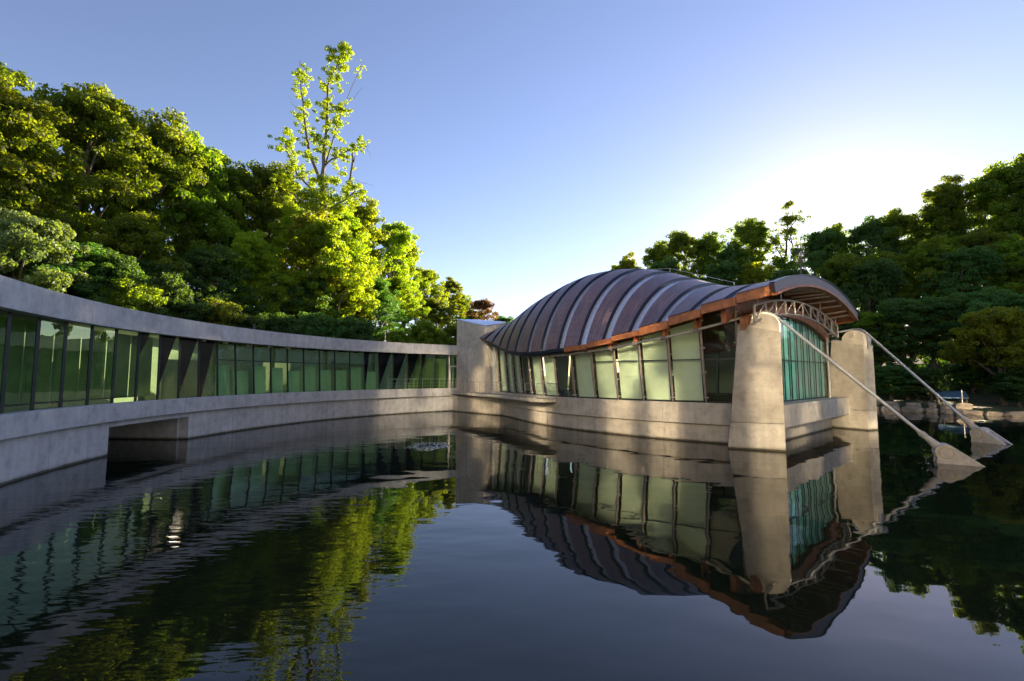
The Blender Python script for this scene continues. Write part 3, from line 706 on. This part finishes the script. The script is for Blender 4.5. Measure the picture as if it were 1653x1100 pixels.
# ------------------------------------------------------------------ piers, cables, anchors
def pier(base_in_front, base_out_front, d, length, label, zr, zf):
    """plan: front edge inner/outer corners; d = unit vector rear->front"""
    bi, bo = np.array(base_in_front), np.array(base_out_front); d = np.array(d)
    t = thing('concrete_pier', (*((bi + bo) / 2 - d * length / 2), 0), label, 'pier', 'piers carrying the roof cables')
    rings = []
    for z, tap, sh in ((-1.6, -.12, 0), (1.25, .12, 0)):
        rings.append((z, tap))
    def outline(tap, grow=0.0): return [bi + d * grow, bo + d * grow, bo - d * (length - tap - grow), bi - d * (length - tap - grow)]
    lo, mi = outline(-.12, .0), outline(.22, .0)
    MB().hexa([(*p, -1.6) for p in lo], [(*p, 1.26) for p in mi]).build('plinth', M['conc2'], t, bevel=.025)
    hi = outline(.72)
    zs = [zf, zf, zr, zr]
    MB().hexa([(*(p + (0, 0)), 1.275) for p in outline(.24, -.006)], [(*p, z) for p, z in zip(hi, zs)]).build('shaft', M['pier'], t, bevel=.025)
    # half-round saddle over which the cable runs
    mid = (bi + bo) / 2; wv = (bo - bi); wv = wv / np.linalg.norm(wv)
    c = mid - d * .66; rad = .64; cz = 5.86
    for name, rr, hw, mt in (('saddle', rad, .36, M['conc2']), ('saddle_rim', rad + .07, .10, M['steel'])):
        R0 = []; R1 = []
        angs = np.linspace(-.15, math.pi + .05, 22)
        for a in angs:
            p = c + d * math.cos(a) * rr; z = cz + math.sin(a) * rr
            R0.append((*(p - wv * hw), z)); R1.append((*(p + wv * hw), z))
        for sx in (-1, 1):
            p = c + d * rr * .98 * sx; R0.append((*(p - wv * hw), 5.25)); R1.append((*(p + wv * hw), 5.25))
        n = len(R0)
        MB().add(R0 + R1, [tuple(range(n)), tuple(range(2 * n - 1, n - 1, -1))] + [(i, (i + 1) % n, n + (i + 1) % n, n + i) for i in range(n)]).build(name, mt, t, smooth=True)
    # bearing boss in the middle of the saddle face
    for s in (-1, 1):
        b0 = c + wv * s * .355
        MB().tube([(*b0, cz + .3), (*(b0 + wv * s * .07), cz + .3)], .15, 14).build('boss', M['conc2'], t, True)
    return t, c, d, rad + .1, cz
d1 = np.array(PW(-.05, 6.13)[:2]) - np.array(PW(2.26, 7.12)[:2]); d1 /= np.linalg.norm(d1)
n1 = np.array([-d1[1], d1[0]]);  n1 = n1 if n1 @ (C0 - np.array(PW(0, 6)[:2])) > 0 else -n1
o1 = np.array(PW(-.05, 6.13)[:2])
P1 = pier(o1 + n1 * 1.15, o1, d1, 2.5, 'broad tapering concrete pier between the green side windows and the front glazing', 6.05, 5.55)
d2 = np.array([.50, -.866])
P2 = pier((22.83, 29.51), (23.72, 29.85), d2, 2.6, 'slimmer concrete pier at the end of the front beam, by the wooded bank', 5.98, 5.50)
def stay(P_, foot, label, sgn, group):
    t_, c, d, rr, cz = P_
    foot = Vector(foot)
    st = thing('stay_cable', foot, label, 'cable', group)
    pts = []
    # along the eave, sagging
    for u in np.linspace(14.5, 2.6, 18):
        zc = float(np.interp(u, [1.3, 4.9, 8.8, 12, 15], [6.42, 5.62, 5.08, 4.86, 4.82]))
        pts.append(Vector(PW(u, sgn * (wallw(u) + .92), zc)))
    c3 = Vector((*c, cz)); d3 = Vector((*d, 0)); k = []
    down = (foot - c3)
    ang = math.atan2(-down.z, math.hypot(down.x, down.y))
    for a in np.linspace(R(102), R(90) - ang, 10): k.append(c3 + d3 * math.cos(a) * rr + Vector((0, 0, math.sin(a) * rr)))
    pts += k
    dirn = (foot - k[-1]).normalized(); sock = foot - dirn * 1.95
    pts.append(k[-1] + dirn * .5); pts.append(sock)
    MB().tube(pts, .068, 10).build('strand', M['steel'], st, True)
    MB().tube([sock - dirn * .12, sock - dirn * .02, sock, sock + dirn * .16, sock + dirn * .2, sock + dirn * .75, sock + dirn * .95], [.08, .10, .125, .125, .11, .18, .21], 14).build('socket', M['beige'], st, True)
    # pin disc and clevis plate
    side = Vector((dirn.x, dirn.y, 0)).normalized().cross(Vector((0, 0, 1)))
    pc = sock + dirn * .98
    for nm, r_, h_, mt in (('clevis', .34, .15, M['beige']), ('pin_ring', .235, .345, M['brass']), ('pin', .205, .36, M['beige'])):
        MB().tube([pc - side * h_, pc + side * h_], r_, 24).build(nm, mt, st, True)
    blk = thing('anchor_block', (foot.x, foot.y, -.2), label.replace('pale steel cable', 'wedge-shaped pale anchor block holding the cable'), 'anchor', 'anchor blocks in the pond')
    f = Vector((dirn.x, dirn.y, 0)).normalized(); hw = .12
    # wedge: rounded head round the pin, long slope down into the water
    pe = pc + f * 1.02; prof = []
    for q in np.linspace(R(215), R(58), 12): prof.append(pc + f * math.cos(q) * .34 + Vector((0, 0, math.sin(q) * .34)))
    prof.append(Vector((foot.x, foot.y, -.02)) + f * .45); prof.append(Vector((foot.x, foot.y, -.9)) + f * .5); prof.append(Vector((pc.x, pc.y, -.9)) - f * .45)
    for sd in (-1, 1):
        A_ = [p + side * sd * .20 for p in prof]; B_ = [p + side * sd * .33 for p in prof]; n = len(A_)
        MB().add(A_ + B_, [tuple(range(n)), tuple(range(2 * n - 1, n - 1, -1))] + [(i, (i + 1) % n, n + (i + 1) % n, n + i) for i in range(n)]).build('cheek_plate', M['beige'], blk, bevel=.02)
    core = [p - Vector((0, 0, .06)) + f * (.0) for p in prof]; A_ = [p - side * .195 for p in core[7:]]; B_ = [p + side * .195 for p in core[7:]]; n = len(A_)
    MB().add(A_ + B_, [tuple(range(n)), tuple(range(2 * n - 1, n - 1, -1))] + [(i, (i + 1) % n, n + (i + 1) % n, n + i) for i in range(n)]).build('core', M['conc2'], blk)
    # brackets tying the cable to the eave
    for u in MU[1:8]:
        zc = float(np.interp(u, [1.3, 4.9, 8.8, 12, 15], [6.42, 5.62, 5.08, 4.86, 4.82]))
        p = Vector(PW(u - .14, sgn * (wallw(u) + .92), zc)); q = Vector(PW(u - .14, sgn * (wallw(u) + .3), eave_z(u) + .25)); q2 = Vector(PW(u - .14, sgn * (eave_e(u) - .35), eave_z(u) + .2))
        MB().bar(p, q, .09, .26).build('bracket', M['rust'], st)
        MB().bar(p, q2, .06, .14).build('bracket', M['rust'], st)
        MB().tube([p - Vector((*AX, 0)) * .13, p + Vector((*AX, 0)) * .13], .12, 10).build('cable_clamp', M['mast'], st, True)
    return st
f1 = at_z(1563, 750, 0) ; f2 = at_z(1612, 716.5, 0)
stay(P1, f1 + np.array([0, 0, -.28]), 'pale steel cable from the broad pier down into the open water', 1, 'stay cables of the roof')
stay(P2, f2 + np.array([0, 0, -.28]), 'pale steel cable from the slimmer pier down towards the stone bank', -1, 'stay cables of the roof')

# ------------------------------------------------------------------ bubbling water patch
rng = np.random.default_rng(3)
bc = at_z(692, 720, 0)
bub = MB(); nr, na = 22, 90; rings = []
for k in range(nr):
    f = k / (nr - 1); rings.append([(bc[0] + (.05 + 1.15 * f) * math.cos(q) * (1 + .12 * math.sin(5 * q + 2)), bc[1] + (.05 + 1.6 * f) * math.sin(q) * (1 + .15 * math.sin(3 * q)), -.006 + (1 - f) ** 1.3 * .05 + (1 - f) * .13 * rng.random() ** 3 * (1 if k % 2 else .2)) for q in np.linspace(0, 2 * math.pi, na + 1)[:-1]])
bub.loft(rings, True, True)
def foam_mat():
    m, n, out = new_mat('bubbling_water'); L_ = n.links.new
    p = N(n, 'ShaderNodeBsdfPrincipled'); p.inputs['Roughness'].default_value = .12; p.inputs['IOR'].default_value = 1.33
    g = N(n, 'ShaderNodeNewGeometry'); a = N(n, 'ShaderNodeTexNoise'); a.inputs['Scale'].default_value = 7; a.inputs['Detail'].default_value = 6; L_(g.outputs['Position'], a.inputs['Vector'])
    L_(ramp(n, a.outputs['Fac'], [(.46, (.008, .012, .010)), (.62, (.30, .33, .34)), (.75, (.6, .62, .64))]), p.inputs['Base Color']); L_(p.outputs[0], out.inputs[0]); return m
M['foam'] = foam_mat()
o = bub.build('water_bubbler', M['foam'], None, True); tag(o, 'low patch of white bubbling water near the curved wall', 'fountain')

# ------------------------------------------------------------------ trees
def leaf_mesh(name, cent, size, nrm, tone, mat):
    n = len(cent); rng = np.random.default_rng(n)
    nrm = nrm / np.linalg.norm(nrm, axis=1, keepdims=True)
    t = rng.normal(size=(n, 3)); t -= (t * nrm).sum(1, keepdims=True) * nrm; t /= np.linalg.norm(t, axis=1, keepdims=True)
    b = np.cross(nrm, t); s = size[:, None]
    V = np.stack([cent - t * s, cent - b * s * .58 + nrm * s * .12, cent + t * s, cent + b * s * .58 + nrm * s * .12], 1).reshape(-1, 3)
    me = bpy.data.meshes.new(name); me.vertices.add(4 * n); me.vertices.foreach_set('co', V.astype(np.float32).ravel())
    me.loops.add(4 * n); me.loops.foreach_set('vertex_index', np.arange(4 * n, dtype=np.int32))
    me.polygons.add(n); me.polygons.foreach_set('loop_start', np.arange(n, dtype=np.int32) * 4)
    at = me.attributes.new('tone', 'FLOAT', 'POINT'); at.data.foreach_set('value', np.repeat(tone, 4).astype(np.float32))
    me.update(calc_edges=True); me.materials.append(mat); return me
def clumps_to_leaves(cl, rng, per, lsize, up=.25):
    """cl rows: x y z radius"""
    C = []; Nn = []; T = []
    for x, y, z, r, tn in cl:
        k = max(6, int(per * r * r)); d = rng.normal(size=(k, 3)); d /= np.linalg.norm(d, axis=1, keepdims=True)
        rad = r * (.35 + .65 * rng.random(k) ** .5) * (1 + .25 * np.sin(5 * d[:, 0] + x) * np.cos(4 * d[:, 1] + y))
        p = d * rad[:, None] * [1, 1, .62]
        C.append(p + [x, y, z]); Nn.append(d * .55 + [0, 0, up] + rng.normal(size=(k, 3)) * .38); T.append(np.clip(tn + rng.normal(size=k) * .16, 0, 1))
    C = np.concatenate(C); Nn = np.concatenate(Nn); T = np.concatenate(T)
    return C, lsize * (.65 + .7 * rng.random(len(C))), Nn, T
def make_tree(seed, H, rad, base, lobes, per, lsize, mat, lean=.3, fullness=1.0, drop=0.0):
    rng = np.random.default_rng(seed); trunk = MB()
    tp = [Vector((0, 0, -.6))]; dx, dy = rng.normal(size=2) * lean
    nseg = 8
    for k in range(1, nseg + 1):
        f = k / nseg; tp.append(Vector((dx * f * f * 2 + rng.normal() * .12, dy * f * f * 2 + rng.normal() * .12, H * .86 * f)))
    r0 = .018 * H + .06
    trunk.tube(tp, [r0 * (1.25 if k == 0 else (1 - .88 * k / nseg)) for k in range(nseg + 1)], 8)
    def tpos(z):
        f = min(max(z / (H * .86), 0), 1) * nseg; i = min(int(f), nseg - 1); return tp[i].lerp(tp[i + 1], f - i)
    cl = []
    for j in range(lobes):
        f = (j + .5) / lobes; f = f ** .85
        zc = base + (H - base) * (.08 + .9 * f)
        prof = math.sin(math.pi * min(1, (.14 + .86 * f)) ** .8) ** .75
        a = j * 2.399 + rng.random() * .9; rr = rad * prof * (.55 + .5 * rng.random())
        if drop and rng.random() < drop: continue
        end = tpos(zc) + Vector((math.cos(a) * rr * .72, math.sin(a) * rr * .72, 0)); st = tpos(max(base * .6, zc - rr * .75 - .3))
        mid = st.lerp(end, .5) + Vector((0, 0, .12 * rr))
        trunk.tube([st, mid, end + Vector((0, 0, .2))], [r0 * .38 * (1 - .6 * f) + .02, r0 * .22 * (1 - .5 * f) + .015, .02], 5)
        lr = rad * (.34 + .26 * rng.random()) * (.6 + .5 * prof); tone0 = rng.random()
        for c in range(max(3, int((12 + 5 * rng.random()) * fullness))):
            d = rng.normal(size=3); d /= np.linalg.norm(d); q = rng.random() ** .4
            p = Vector((end.x + d[0] * lr * q, end.y + d[1] * lr * q, end.z + d[2] * lr * q * .7))
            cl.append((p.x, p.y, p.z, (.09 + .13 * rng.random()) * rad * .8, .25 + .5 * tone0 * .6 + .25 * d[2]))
    # crown top
    tt = tpos(H)
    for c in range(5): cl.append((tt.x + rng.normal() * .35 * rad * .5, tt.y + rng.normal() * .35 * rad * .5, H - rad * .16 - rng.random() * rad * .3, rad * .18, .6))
    me_t = trunk
    me = bpy.data.meshes.new('trunk'); me.from_pydata(me_t.v, [], me_t.f); me.shade_smooth(); me.materials.append(M['bark'])
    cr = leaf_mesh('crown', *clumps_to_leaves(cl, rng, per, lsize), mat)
    return me, cr, H
PROTO = {
    'broad': make_tree(11, 18, 5.0, 4.0, 26, 271, 0.133, M['leaf']),
    'broad2': make_tree(12, 18, 4.6, 3.5, 24, 292, 0.129, M['leaf'], .5),
    'tall': make_tree(13, 22, 4.2, 5.0, 28, 313, 0.129, M['leaf'], .4),
    'yellow': make_tree(14, 18, 4.3, 3.0, 27, 313, 0.129, M['leaf_yellow']),
    'yellow2': make_tree(15, 16, 4.6, 2.5, 24, 292, 0.129, M['leaf_yellow'], .5),
    'dark': make_tree(16, 18, 4.9, 2.6, 26, 281, 0.129, M['leaf_dark']),
    'dark2': make_tree(17, 16, 5.0, 2.0, 24, 281, 0.133, M['leaf_dark'], .5),
    'sparse': make_tree(18, 20, 3.6, 7.0, 17, 218, 0.129, M['leaf'], .5, .6, .25),
    'young': make_tree(19, 6.5, 2.5, 2.3, 20, 1330, 0.078, M['leaf_yellow'], .1),
    'small': make_tree(20, 6.5, 2.7, 1.2, 18, 1178, 0.078, M['leaf_dark'], .1),
    'bush': make_tree(27, 6.5, 2.6, 1.0, 19, 900, .085, M['leaf'], .3),
    'pale': make_tree(21, 9, 3.2, 2.0, 18, 855, 0.094, M['leaf_pale'], .2),
    'reddish': make_tree(22, 14, 4.2, 4, 18, 250, 0.129, M['leaf_red'], .3, .7),
    'pine': make_tree(23, 7.5, 2.2, .8, 22, 1330, 0.066, M['leaf_dark'], .1),
}
def place(kind, x, y, H, wid, rot, label, group, name, cat='tree', z=None, dz=0):
    tm, cm_, H0 = PROTO[kind]; z = float(terrain(x, y)) if z is None else z
    t = empty(name, (x, y, z + dz), label, cat, group); s = H / H0
    t.rotation_euler = (0, 0, rot); t.scale = (s * wid, s * wid, s)
    for nm, me_ in (('trunk', tm), ('crown', cm_)):
        o = bpy.data.objects.new(nm, me_); col.objects.link(o); o.parent = t
    return t
rt = random.Random(5)
def by_pixel(kind, px, y, top, label, group, name='broadleaf_tree', wid=1.0, cat='tree'):
    p = at_y(px, top, y); z = float(terrain(p[0], p[1])); H = max(2, p[2] - z)
    H0 = PROTO[kind][2]
    w_ = wid * max(.85, min(1.5, (H0 / H) ** .45))
    return place(kind, p[0], p[1], H, w_, rt.random() * 6.28, label, group, name, cat)
LG = 'trees on the slope behind the curved wing'
FORM = {'broad': 'broad olive green', 'broad2': 'rounded olive green', 'tall': 'tall narrow green', 'yellow': 'sunlit upright yellow green', 'yellow2': 'sunlit spreading yellow green', 'dark': 'deep green', 'dark2': 'low spreading deep green'}
def where_left(px):
    return 'over the near windows of the curved wing' if px < 110 else 'above the water passage of the curved wing' if px < 250 else 'behind the dark triangular panes of the wing' if px < 340 else 'behind the middle windows of the wing' if px < 470 else 'beside the very tall ragged tree' if px < 600 else 'behind the roof lamp of the wing' if px < 670 else 'close behind the concrete tower'
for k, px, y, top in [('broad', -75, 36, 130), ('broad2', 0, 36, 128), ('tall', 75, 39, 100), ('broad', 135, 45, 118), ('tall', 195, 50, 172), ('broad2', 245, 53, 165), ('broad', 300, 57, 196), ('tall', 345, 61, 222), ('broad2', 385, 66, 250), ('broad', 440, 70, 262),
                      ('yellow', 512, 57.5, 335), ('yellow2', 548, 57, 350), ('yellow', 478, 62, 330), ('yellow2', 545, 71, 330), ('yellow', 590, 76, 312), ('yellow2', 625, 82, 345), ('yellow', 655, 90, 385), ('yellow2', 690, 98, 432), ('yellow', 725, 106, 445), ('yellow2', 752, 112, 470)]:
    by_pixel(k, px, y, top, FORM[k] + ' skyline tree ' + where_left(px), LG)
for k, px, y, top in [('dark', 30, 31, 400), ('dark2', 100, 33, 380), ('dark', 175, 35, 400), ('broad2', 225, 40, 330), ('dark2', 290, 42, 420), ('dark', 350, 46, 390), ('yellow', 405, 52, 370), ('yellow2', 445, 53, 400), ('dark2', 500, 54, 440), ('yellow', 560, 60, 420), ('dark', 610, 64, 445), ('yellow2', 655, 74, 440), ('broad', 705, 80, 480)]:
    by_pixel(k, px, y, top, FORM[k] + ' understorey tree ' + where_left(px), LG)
by_pixel('pale', 25, 30, 330, 'pale grey green tree standing over the near roof edge of the curved wing', LG)
for px, y, top in [(-20, 29, 440), (60, 30.5, 440), (130, 32.5, 455), (200, 34.5, 450), (265, 37, 440), (330, 40, 470), (395, 43, 490), (455, 46.5, 495), (515, 49, 500), (575, 52, 510), (630, 54.5, 520), (672, 57, 512), (712, 59, 522), (742, 62, 505)]:
    kb = 'bush' if int(px) % 2 == 0 else 'small'
    by_pixel(kb, px, y, top + (hash(px * 7) % 25), ('light green shrub ' if kb == 'bush' else 'dark green shrub ') + where_left(px), 'shrubs behind the wing roof', 'shrub', 1.1, 'shrub')
by_pixel('reddish', 785, 88, 478, 'thin reddish leaved tree beyond the tower', LG)
by_pixel('dark2', 815, 105, 508, 'small distant dark tree beyond the pavilion roof end', LG)
by_pixel('dark', 768, 95, 500, 'dark tree low behind the concrete tower', LG)
RG = 'trees on the wooded hill across the pond'
def where_right(px):
    return 'behind the hump of the pavilion roof' if px < 1200 else 'behind the front arch of the pavilion' if px < 1330 else 'over the end of the front arch' if px < 1410 else 'behind the slimmer pier' if px < 1470 else 'above the little shelter' if px < 1560 else 'above the young tree on the bank' if px < 1640 else 'up the hill past the young tree'
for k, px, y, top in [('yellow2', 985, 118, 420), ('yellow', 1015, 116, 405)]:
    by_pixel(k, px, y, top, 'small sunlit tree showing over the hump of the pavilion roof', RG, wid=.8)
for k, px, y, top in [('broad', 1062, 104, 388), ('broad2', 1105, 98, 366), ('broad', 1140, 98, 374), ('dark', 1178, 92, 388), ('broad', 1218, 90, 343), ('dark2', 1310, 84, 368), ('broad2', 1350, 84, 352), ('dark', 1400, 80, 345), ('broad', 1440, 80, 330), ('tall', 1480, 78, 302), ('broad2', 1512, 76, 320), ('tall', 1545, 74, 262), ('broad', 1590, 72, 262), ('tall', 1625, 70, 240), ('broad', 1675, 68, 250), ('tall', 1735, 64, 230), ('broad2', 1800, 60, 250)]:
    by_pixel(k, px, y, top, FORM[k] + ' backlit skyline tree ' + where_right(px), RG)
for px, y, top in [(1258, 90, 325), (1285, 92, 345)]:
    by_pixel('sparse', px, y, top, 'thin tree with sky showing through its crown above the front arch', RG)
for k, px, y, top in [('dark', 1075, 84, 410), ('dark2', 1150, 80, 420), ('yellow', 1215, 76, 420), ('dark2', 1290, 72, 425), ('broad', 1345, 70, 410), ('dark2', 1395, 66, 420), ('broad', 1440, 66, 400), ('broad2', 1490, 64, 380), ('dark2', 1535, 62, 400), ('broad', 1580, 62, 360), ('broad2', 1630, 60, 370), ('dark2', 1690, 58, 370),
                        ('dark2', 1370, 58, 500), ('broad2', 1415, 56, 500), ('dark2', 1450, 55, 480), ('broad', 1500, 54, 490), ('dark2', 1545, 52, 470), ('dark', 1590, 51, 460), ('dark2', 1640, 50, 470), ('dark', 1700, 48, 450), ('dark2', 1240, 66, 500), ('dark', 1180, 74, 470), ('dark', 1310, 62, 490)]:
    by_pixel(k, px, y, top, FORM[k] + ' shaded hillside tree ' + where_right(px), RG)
by_pixel('young', 1606, 43.5, 492, 'young yellow green tree with a bare trunk above the stone bank', RG, 'young_tree', 1.25)
by_pixel('pine', 1580, 47.5, 480, 'slender young tree just behind the yellow green one on the bank', RG, 'young_tree', .8)
by_pixel('small', 1499, 46.5, 592, 'small green tree on the bank beside the blue roofed shelter', RG, 'young_tree', 1.0)
for px, y, top in [(1436, 49, 590), (1462, 48.5, 605), (1478, 49, 600), (1640, 42.5, 600), (1660, 41, 590), (1570, 48, 600), (1545, 50, 590), (1600, 49, 590), (1390, 53, 580), (1630, 47, 560), (1680, 42, 560)]:
    by_pixel('small', px, y, top, 'low dark shrub on the bank under the hillside trees', 'shrubs on the far bank', 'shrub', 1.3, 'shrub')

# the tall ragged tree with two leaders, a dead stub and bare twigs
def tall_tree():
    Yd = 60.0; rng = np.random.default_rng(44)
    P_ = lambda px, py, dy=0: Vector(at_y(px, py, Yd + dy))
    b = P_(528, 470); gz = float(terrain(b.x, b.y))
    t = empty('ragged_tall_tree', (b.x, b.y, gz), 'very tall ragged tree with leafy leaders and a dead stub against the sky', 'tree', LG); o0 = Vector((b.x, b.y, gz))
    tm = MB(); cl = []
    def limb(pts, r0, r1, leaf=None, wob=.25):
        v = [P_(*p) - o0 for p in pts]; fine = []
        for i in range(len(v) - 1):
            for k in range(4): fine.append(v[i].lerp(v[i + 1], k / 4) + Vector(rng.normal(size=3)) * .07)
        fine.append(v[-1]); n = len(fine) - 1
        tm.tube(fine, [r0 + (r1 - r0) * k / n for k in range(n + 1)], 7)
        if leaf:
            f0, cr, cnt = leaf
            for _ in range(int(cnt * 2.2)):
                f = f0 + (1 - f0) * rng.random(); p = fine[min(int(f * n), n)]
                q = p + Vector(rng.normal(size=3)) * cr * (1.15 - .55 * f)
                cl.append((q.x, q.y, q.z, cr * (.22 + .3 * rng.random()), .35 + .4 * rng.random()))
    limb([(528, 560), (526, 430), (524, 330), (520, 290)], .55, .34, (.35, 1.9, 34))
    limb([(522, 300), (498, 245), (492, 190), (486, 140), (484, 98)], .24, .04, (.2, .95, 46))
    limb([(520, 300), (524, 240), (528, 190), (530, 140), (545, 100), (556, 78)], .27, .03, (.15, 1.0, 60))
    limb([(526, 262), (545, 200, .5), (556, 168, .5)], .12, .04, (.3, .9, 22))
    limb([(556, 170, .5), (572, 130, .5), (588, 100, .5)], .05, .02, (.6, .5, 9))
    limb([(556, 170, .5), (570, 158, .5), (588, 140, .5)], .035, .012)
    limb([(524, 268), (548, 250, -.5), (575, 240, -.5), (596, 236, -.5)], .13, .03, (.25, .8, 24))
    limb([(590, 236, -.5), (596, 246, -.5), (600, 256, -.5)], .025, .01)
    limb([(560, 320, .3), (566, 285, .3), (569, 262, .3), (570, 246, .3)], .17, .11)
    limb([(569, 262, .3), (574, 252, .3)], .08, .05)
    limb([(518, 320), (480, 280, 1), (462, 240, 1), (458, 215, 1)], .16, .03, (.1, 1.1, 26))
    limb([(524, 340), (560, 320), (580, 300)], .16, .04, (.1, 1.2, 22))
    limb([(520, 350), (480, 320), (450, 290)], .16, .04, (.1, 1.3, 22))
    limb([(568, 290, .4), (590, 296, .4), (602, 302, .4)], .025, .01)
    limb([(486, 180, .6), (472, 168, .6), (466, 155, .6)], .025, .01)
    me_ = bpy.data.meshes.new('trunk'); me_.from_pydata(tm.v, [], tm.f); me_.shade_smooth(); me_.materials.append(M['bark'])
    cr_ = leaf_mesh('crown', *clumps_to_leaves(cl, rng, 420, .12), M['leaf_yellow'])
    for nm, m_ in (('trunk', me_), ('crown', cr_)):
        o = bpy.data.objects.new(nm, m_); col.objects.link(o); o.parent = t
tall_tree()
# bare grey dead tree against the far wood
dt = thing('dead_tree', (0, 0, 0), 'bare pale dead tree among the green ones above the front arch', 'tree')
p0 = at_y(1292, 470, 70); dt.location = (p0[0], p0[1], float(terrain(p0[0], p0[1])))
tb = MB(); bs = Vector(dt.location); tpt = Vector(at_y(1292, 425, 70))
tb.tube([bs, bs.lerp(tpt, .5) + Vector((.1, 0, 0)), tpt], [.22, .18, .12], 7)
for px, py in ((1278, 395), (1284, 380), (1292, 372), (1300, 385), (1306, 400), (1270, 410)):
    q = Vector(at_y(px, py, 70)); tb.tube([tpt - Vector((0, 0, .6)), tpt.lerp(q, .5) + Vector((0, 0, .25)), q], [.09, .05, .015], 5)
tb.build('trunk', M['bark'], dt, True)

# ------------------------------------------------------------------ far bank: stones, shelter, rail
def stone_mesh(seed):
    rng = np.random.default_rng(seed); m = MB()
    n = 9; rings = []
    for z, k in ((-.5, .9), (0.0, 1.0), (.3, .97), (.46, .82), (.5, .5)):
        rings.append([((math.copysign(abs(math.cos(q)) ** .6, math.cos(q))) * k * .5 * (1 + .1 * rng.normal()), (math.copysign(abs(math.sin(q)) ** .6, math.sin(q))) * k * .36 * (1 + .1 * rng.normal()), z + .03 * rng.normal()) for q in np.linspace(0, 2 * math.pi, n + 1)[:-1]])
    m.loft(rings); me = bpy.data.meshes.new('boulder'); me.from_pydata(m.v, [], m.f); me.materials.append(M['stone']); return me
SM = [stone_mesh(s) for s in range(7)]
shore = [np.array(p) for p in ((30, 52.4), (33, 50.5), (37.2, 46.2), (41, 42.2), (44.2, 38.5), (51, 34))]
k = 0
for a, b in zip(shore[:-1], shore[1:]):
    Ls = np.linalg.norm(b - a); t = 0.0
    while t < Ls:
        wd = rt.uniform(.8, 2.1); p = a + (b - a) * (t + wd / 2) / Ls; nrm = np.array([b[1] - a[1], a[0] - b[0]]) / Ls
        ang = math.atan2(b[1] - a[1], b[0] - a[0]); flat = p[0] > 40 and rt.random() < .65
        o = bpy.data.objects.new('boulder', SM[k % 7]); col.objects.link(o); hgt = rt.uniform(.5, .85)
        o.location = (p[0] - nrm[0] * .15, p[1] - nrm[1] * .15, .12); o.rotation_euler = (rt.uniform(-.08, .08), rt.uniform(-.08, .08), ang + rt.uniform(-.15, .15)); o.scale = (wd * 1.02, rt.uniform(1.0, 1.5), hgt)
        tag(o, 'tan stone block in the low wall of boulders lining the wooded bank', 'boulder', 'boulders along the far bank')
        if rt.random() < .45:
            o2 = bpy.data.objects.new('boulder', SM[(k + 3) % 7]); col.objects.link(o2); q = p - nrm * rt.uniform(-1.5, -1.0) * (1 if pond_sd(*(p + nrm * 1.2)) > 0 else -1)
            o2.location = (q[0], q[1], float(terrain(q[0], q[1])) + .1); o2.rotation_euler = (0, 0, rt.random() * 3); o2.scale = (rt.uniform(.8, 1.5), rt.uniform(.8, 1.3), rt.uniform(.7, 1.0))
            tag(o2, 'rounded boulder lying on the bank above the stone edging', 'boulder', 'loose boulders on the far bank')
        t += wd; k += 1
sb = at_y(1536, 655, 45.0); gz = float(terrain(sb[0], 45.0))
sh = thing('park_shelter', (sb[0], 45.0, gz), 'small open shelter with a blue grey roof on the wooded bank', 'shelter')
c = Vector((sb[0], 45.0, gz)); rx = Vector((.8, -.6, 0)); ry = Vector((.6, .8, 0))
zr = float(at_y(1536, 637, 45)[2])
MB().hexa([c + rx * -1.15 + ry * -.8 + Vector((0, 0, zr - gz - .35)), c + rx * 1.15 + ry * -.8 + Vector((0, 0, zr - gz - .35)), c + rx * 1.15 + ry * .8 + Vector((0, 0, zr - gz + .25)), c + rx * -1.15 + ry * .8 + Vector((0, 0, zr - gz + .25))],
          [c + rx * -1.15 + ry * -.8 + Vector((0, 0, zr - gz - .27)), c + rx * 1.15 + ry * -.8 + Vector((0, 0, zr - gz - .27)), c + rx * 1.15 + ry * .8 + Vector((0, 0, zr - gz + .33)), c + rx * -1.15 + ry * .8 + Vector((0, 0, zr - gz + .33))]).build('roof', M['blue'], sh)
for sx in (-1, 1):
    for sy in (-.65, .65):
        b0 = c + rx * sx + ry * sy; MB().bar(b0 + Vector((0, 0, -.3)), b0 + Vector((0, 0, zr - gz - .25 + .37 * (sy > 0))), .1, .1).build('post', M['bark'], sh)
MB().bar(c + rx * -.9 + Vector((0, 0, .45)), c + rx * .9 + Vector((0, 0, .45)), .42, .07).build('seat', M['steel'], sh)
for sx in (-.7, .7): MB().bar(c + rx * sx + Vector((0, 0, -.3)), c + rx * sx + Vector((0, 0, .42)), .3, .08).build('seat_leg', M['stone'], sh)
ra, rb_ = Vector(at_y(1532, 655, 43.6)), Vector(at_y(1602, 659, 42.0))
fr_ = thing('log_rail', (ra.x, ra.y, float(terrain(ra.x, ra.y))), 'pale horizontal rail on short posts along the bank path', 'railing')
MB().bar(ra, rb_, .10, .13).build('rail', M['steel'], fr_)
for t in (.03, .35, .67, .97):
    p = ra.lerp(rb_, t); MB().bar(Vector((p.x, p.y, float(terrain(p.x, p.y)) - .2)), p, .1, .1).build('post', M['bark'], fr_)
pp_ = at_y(1552, 630, 43.2); gzz = float(terrain(pp_[0], 43.2))
sgp = thing('bank_post', (pp_[0], 43.2, gzz), 'slim pale post standing beside the blue roofed shelter', 'post')
MB().tube([(pp_[0], 43.2, gzz - .2), (pp_[0], 43.2, pp_[2])], .05, 8).build('shaft', M['steel'], sgp, True)
MB().tube([(pp_[0], 43.2, pp_[2]), (pp_[0], 43.2, pp_[2] + .1)], [.08, .05], 8).build('cap', M['dark'], sgp, True)

for r_ in ROOTS: adopt(r_)
for holder in (roof, tr): holder.matrix_parent_inverse = Matrix.Translation(-Vector(pav.location))
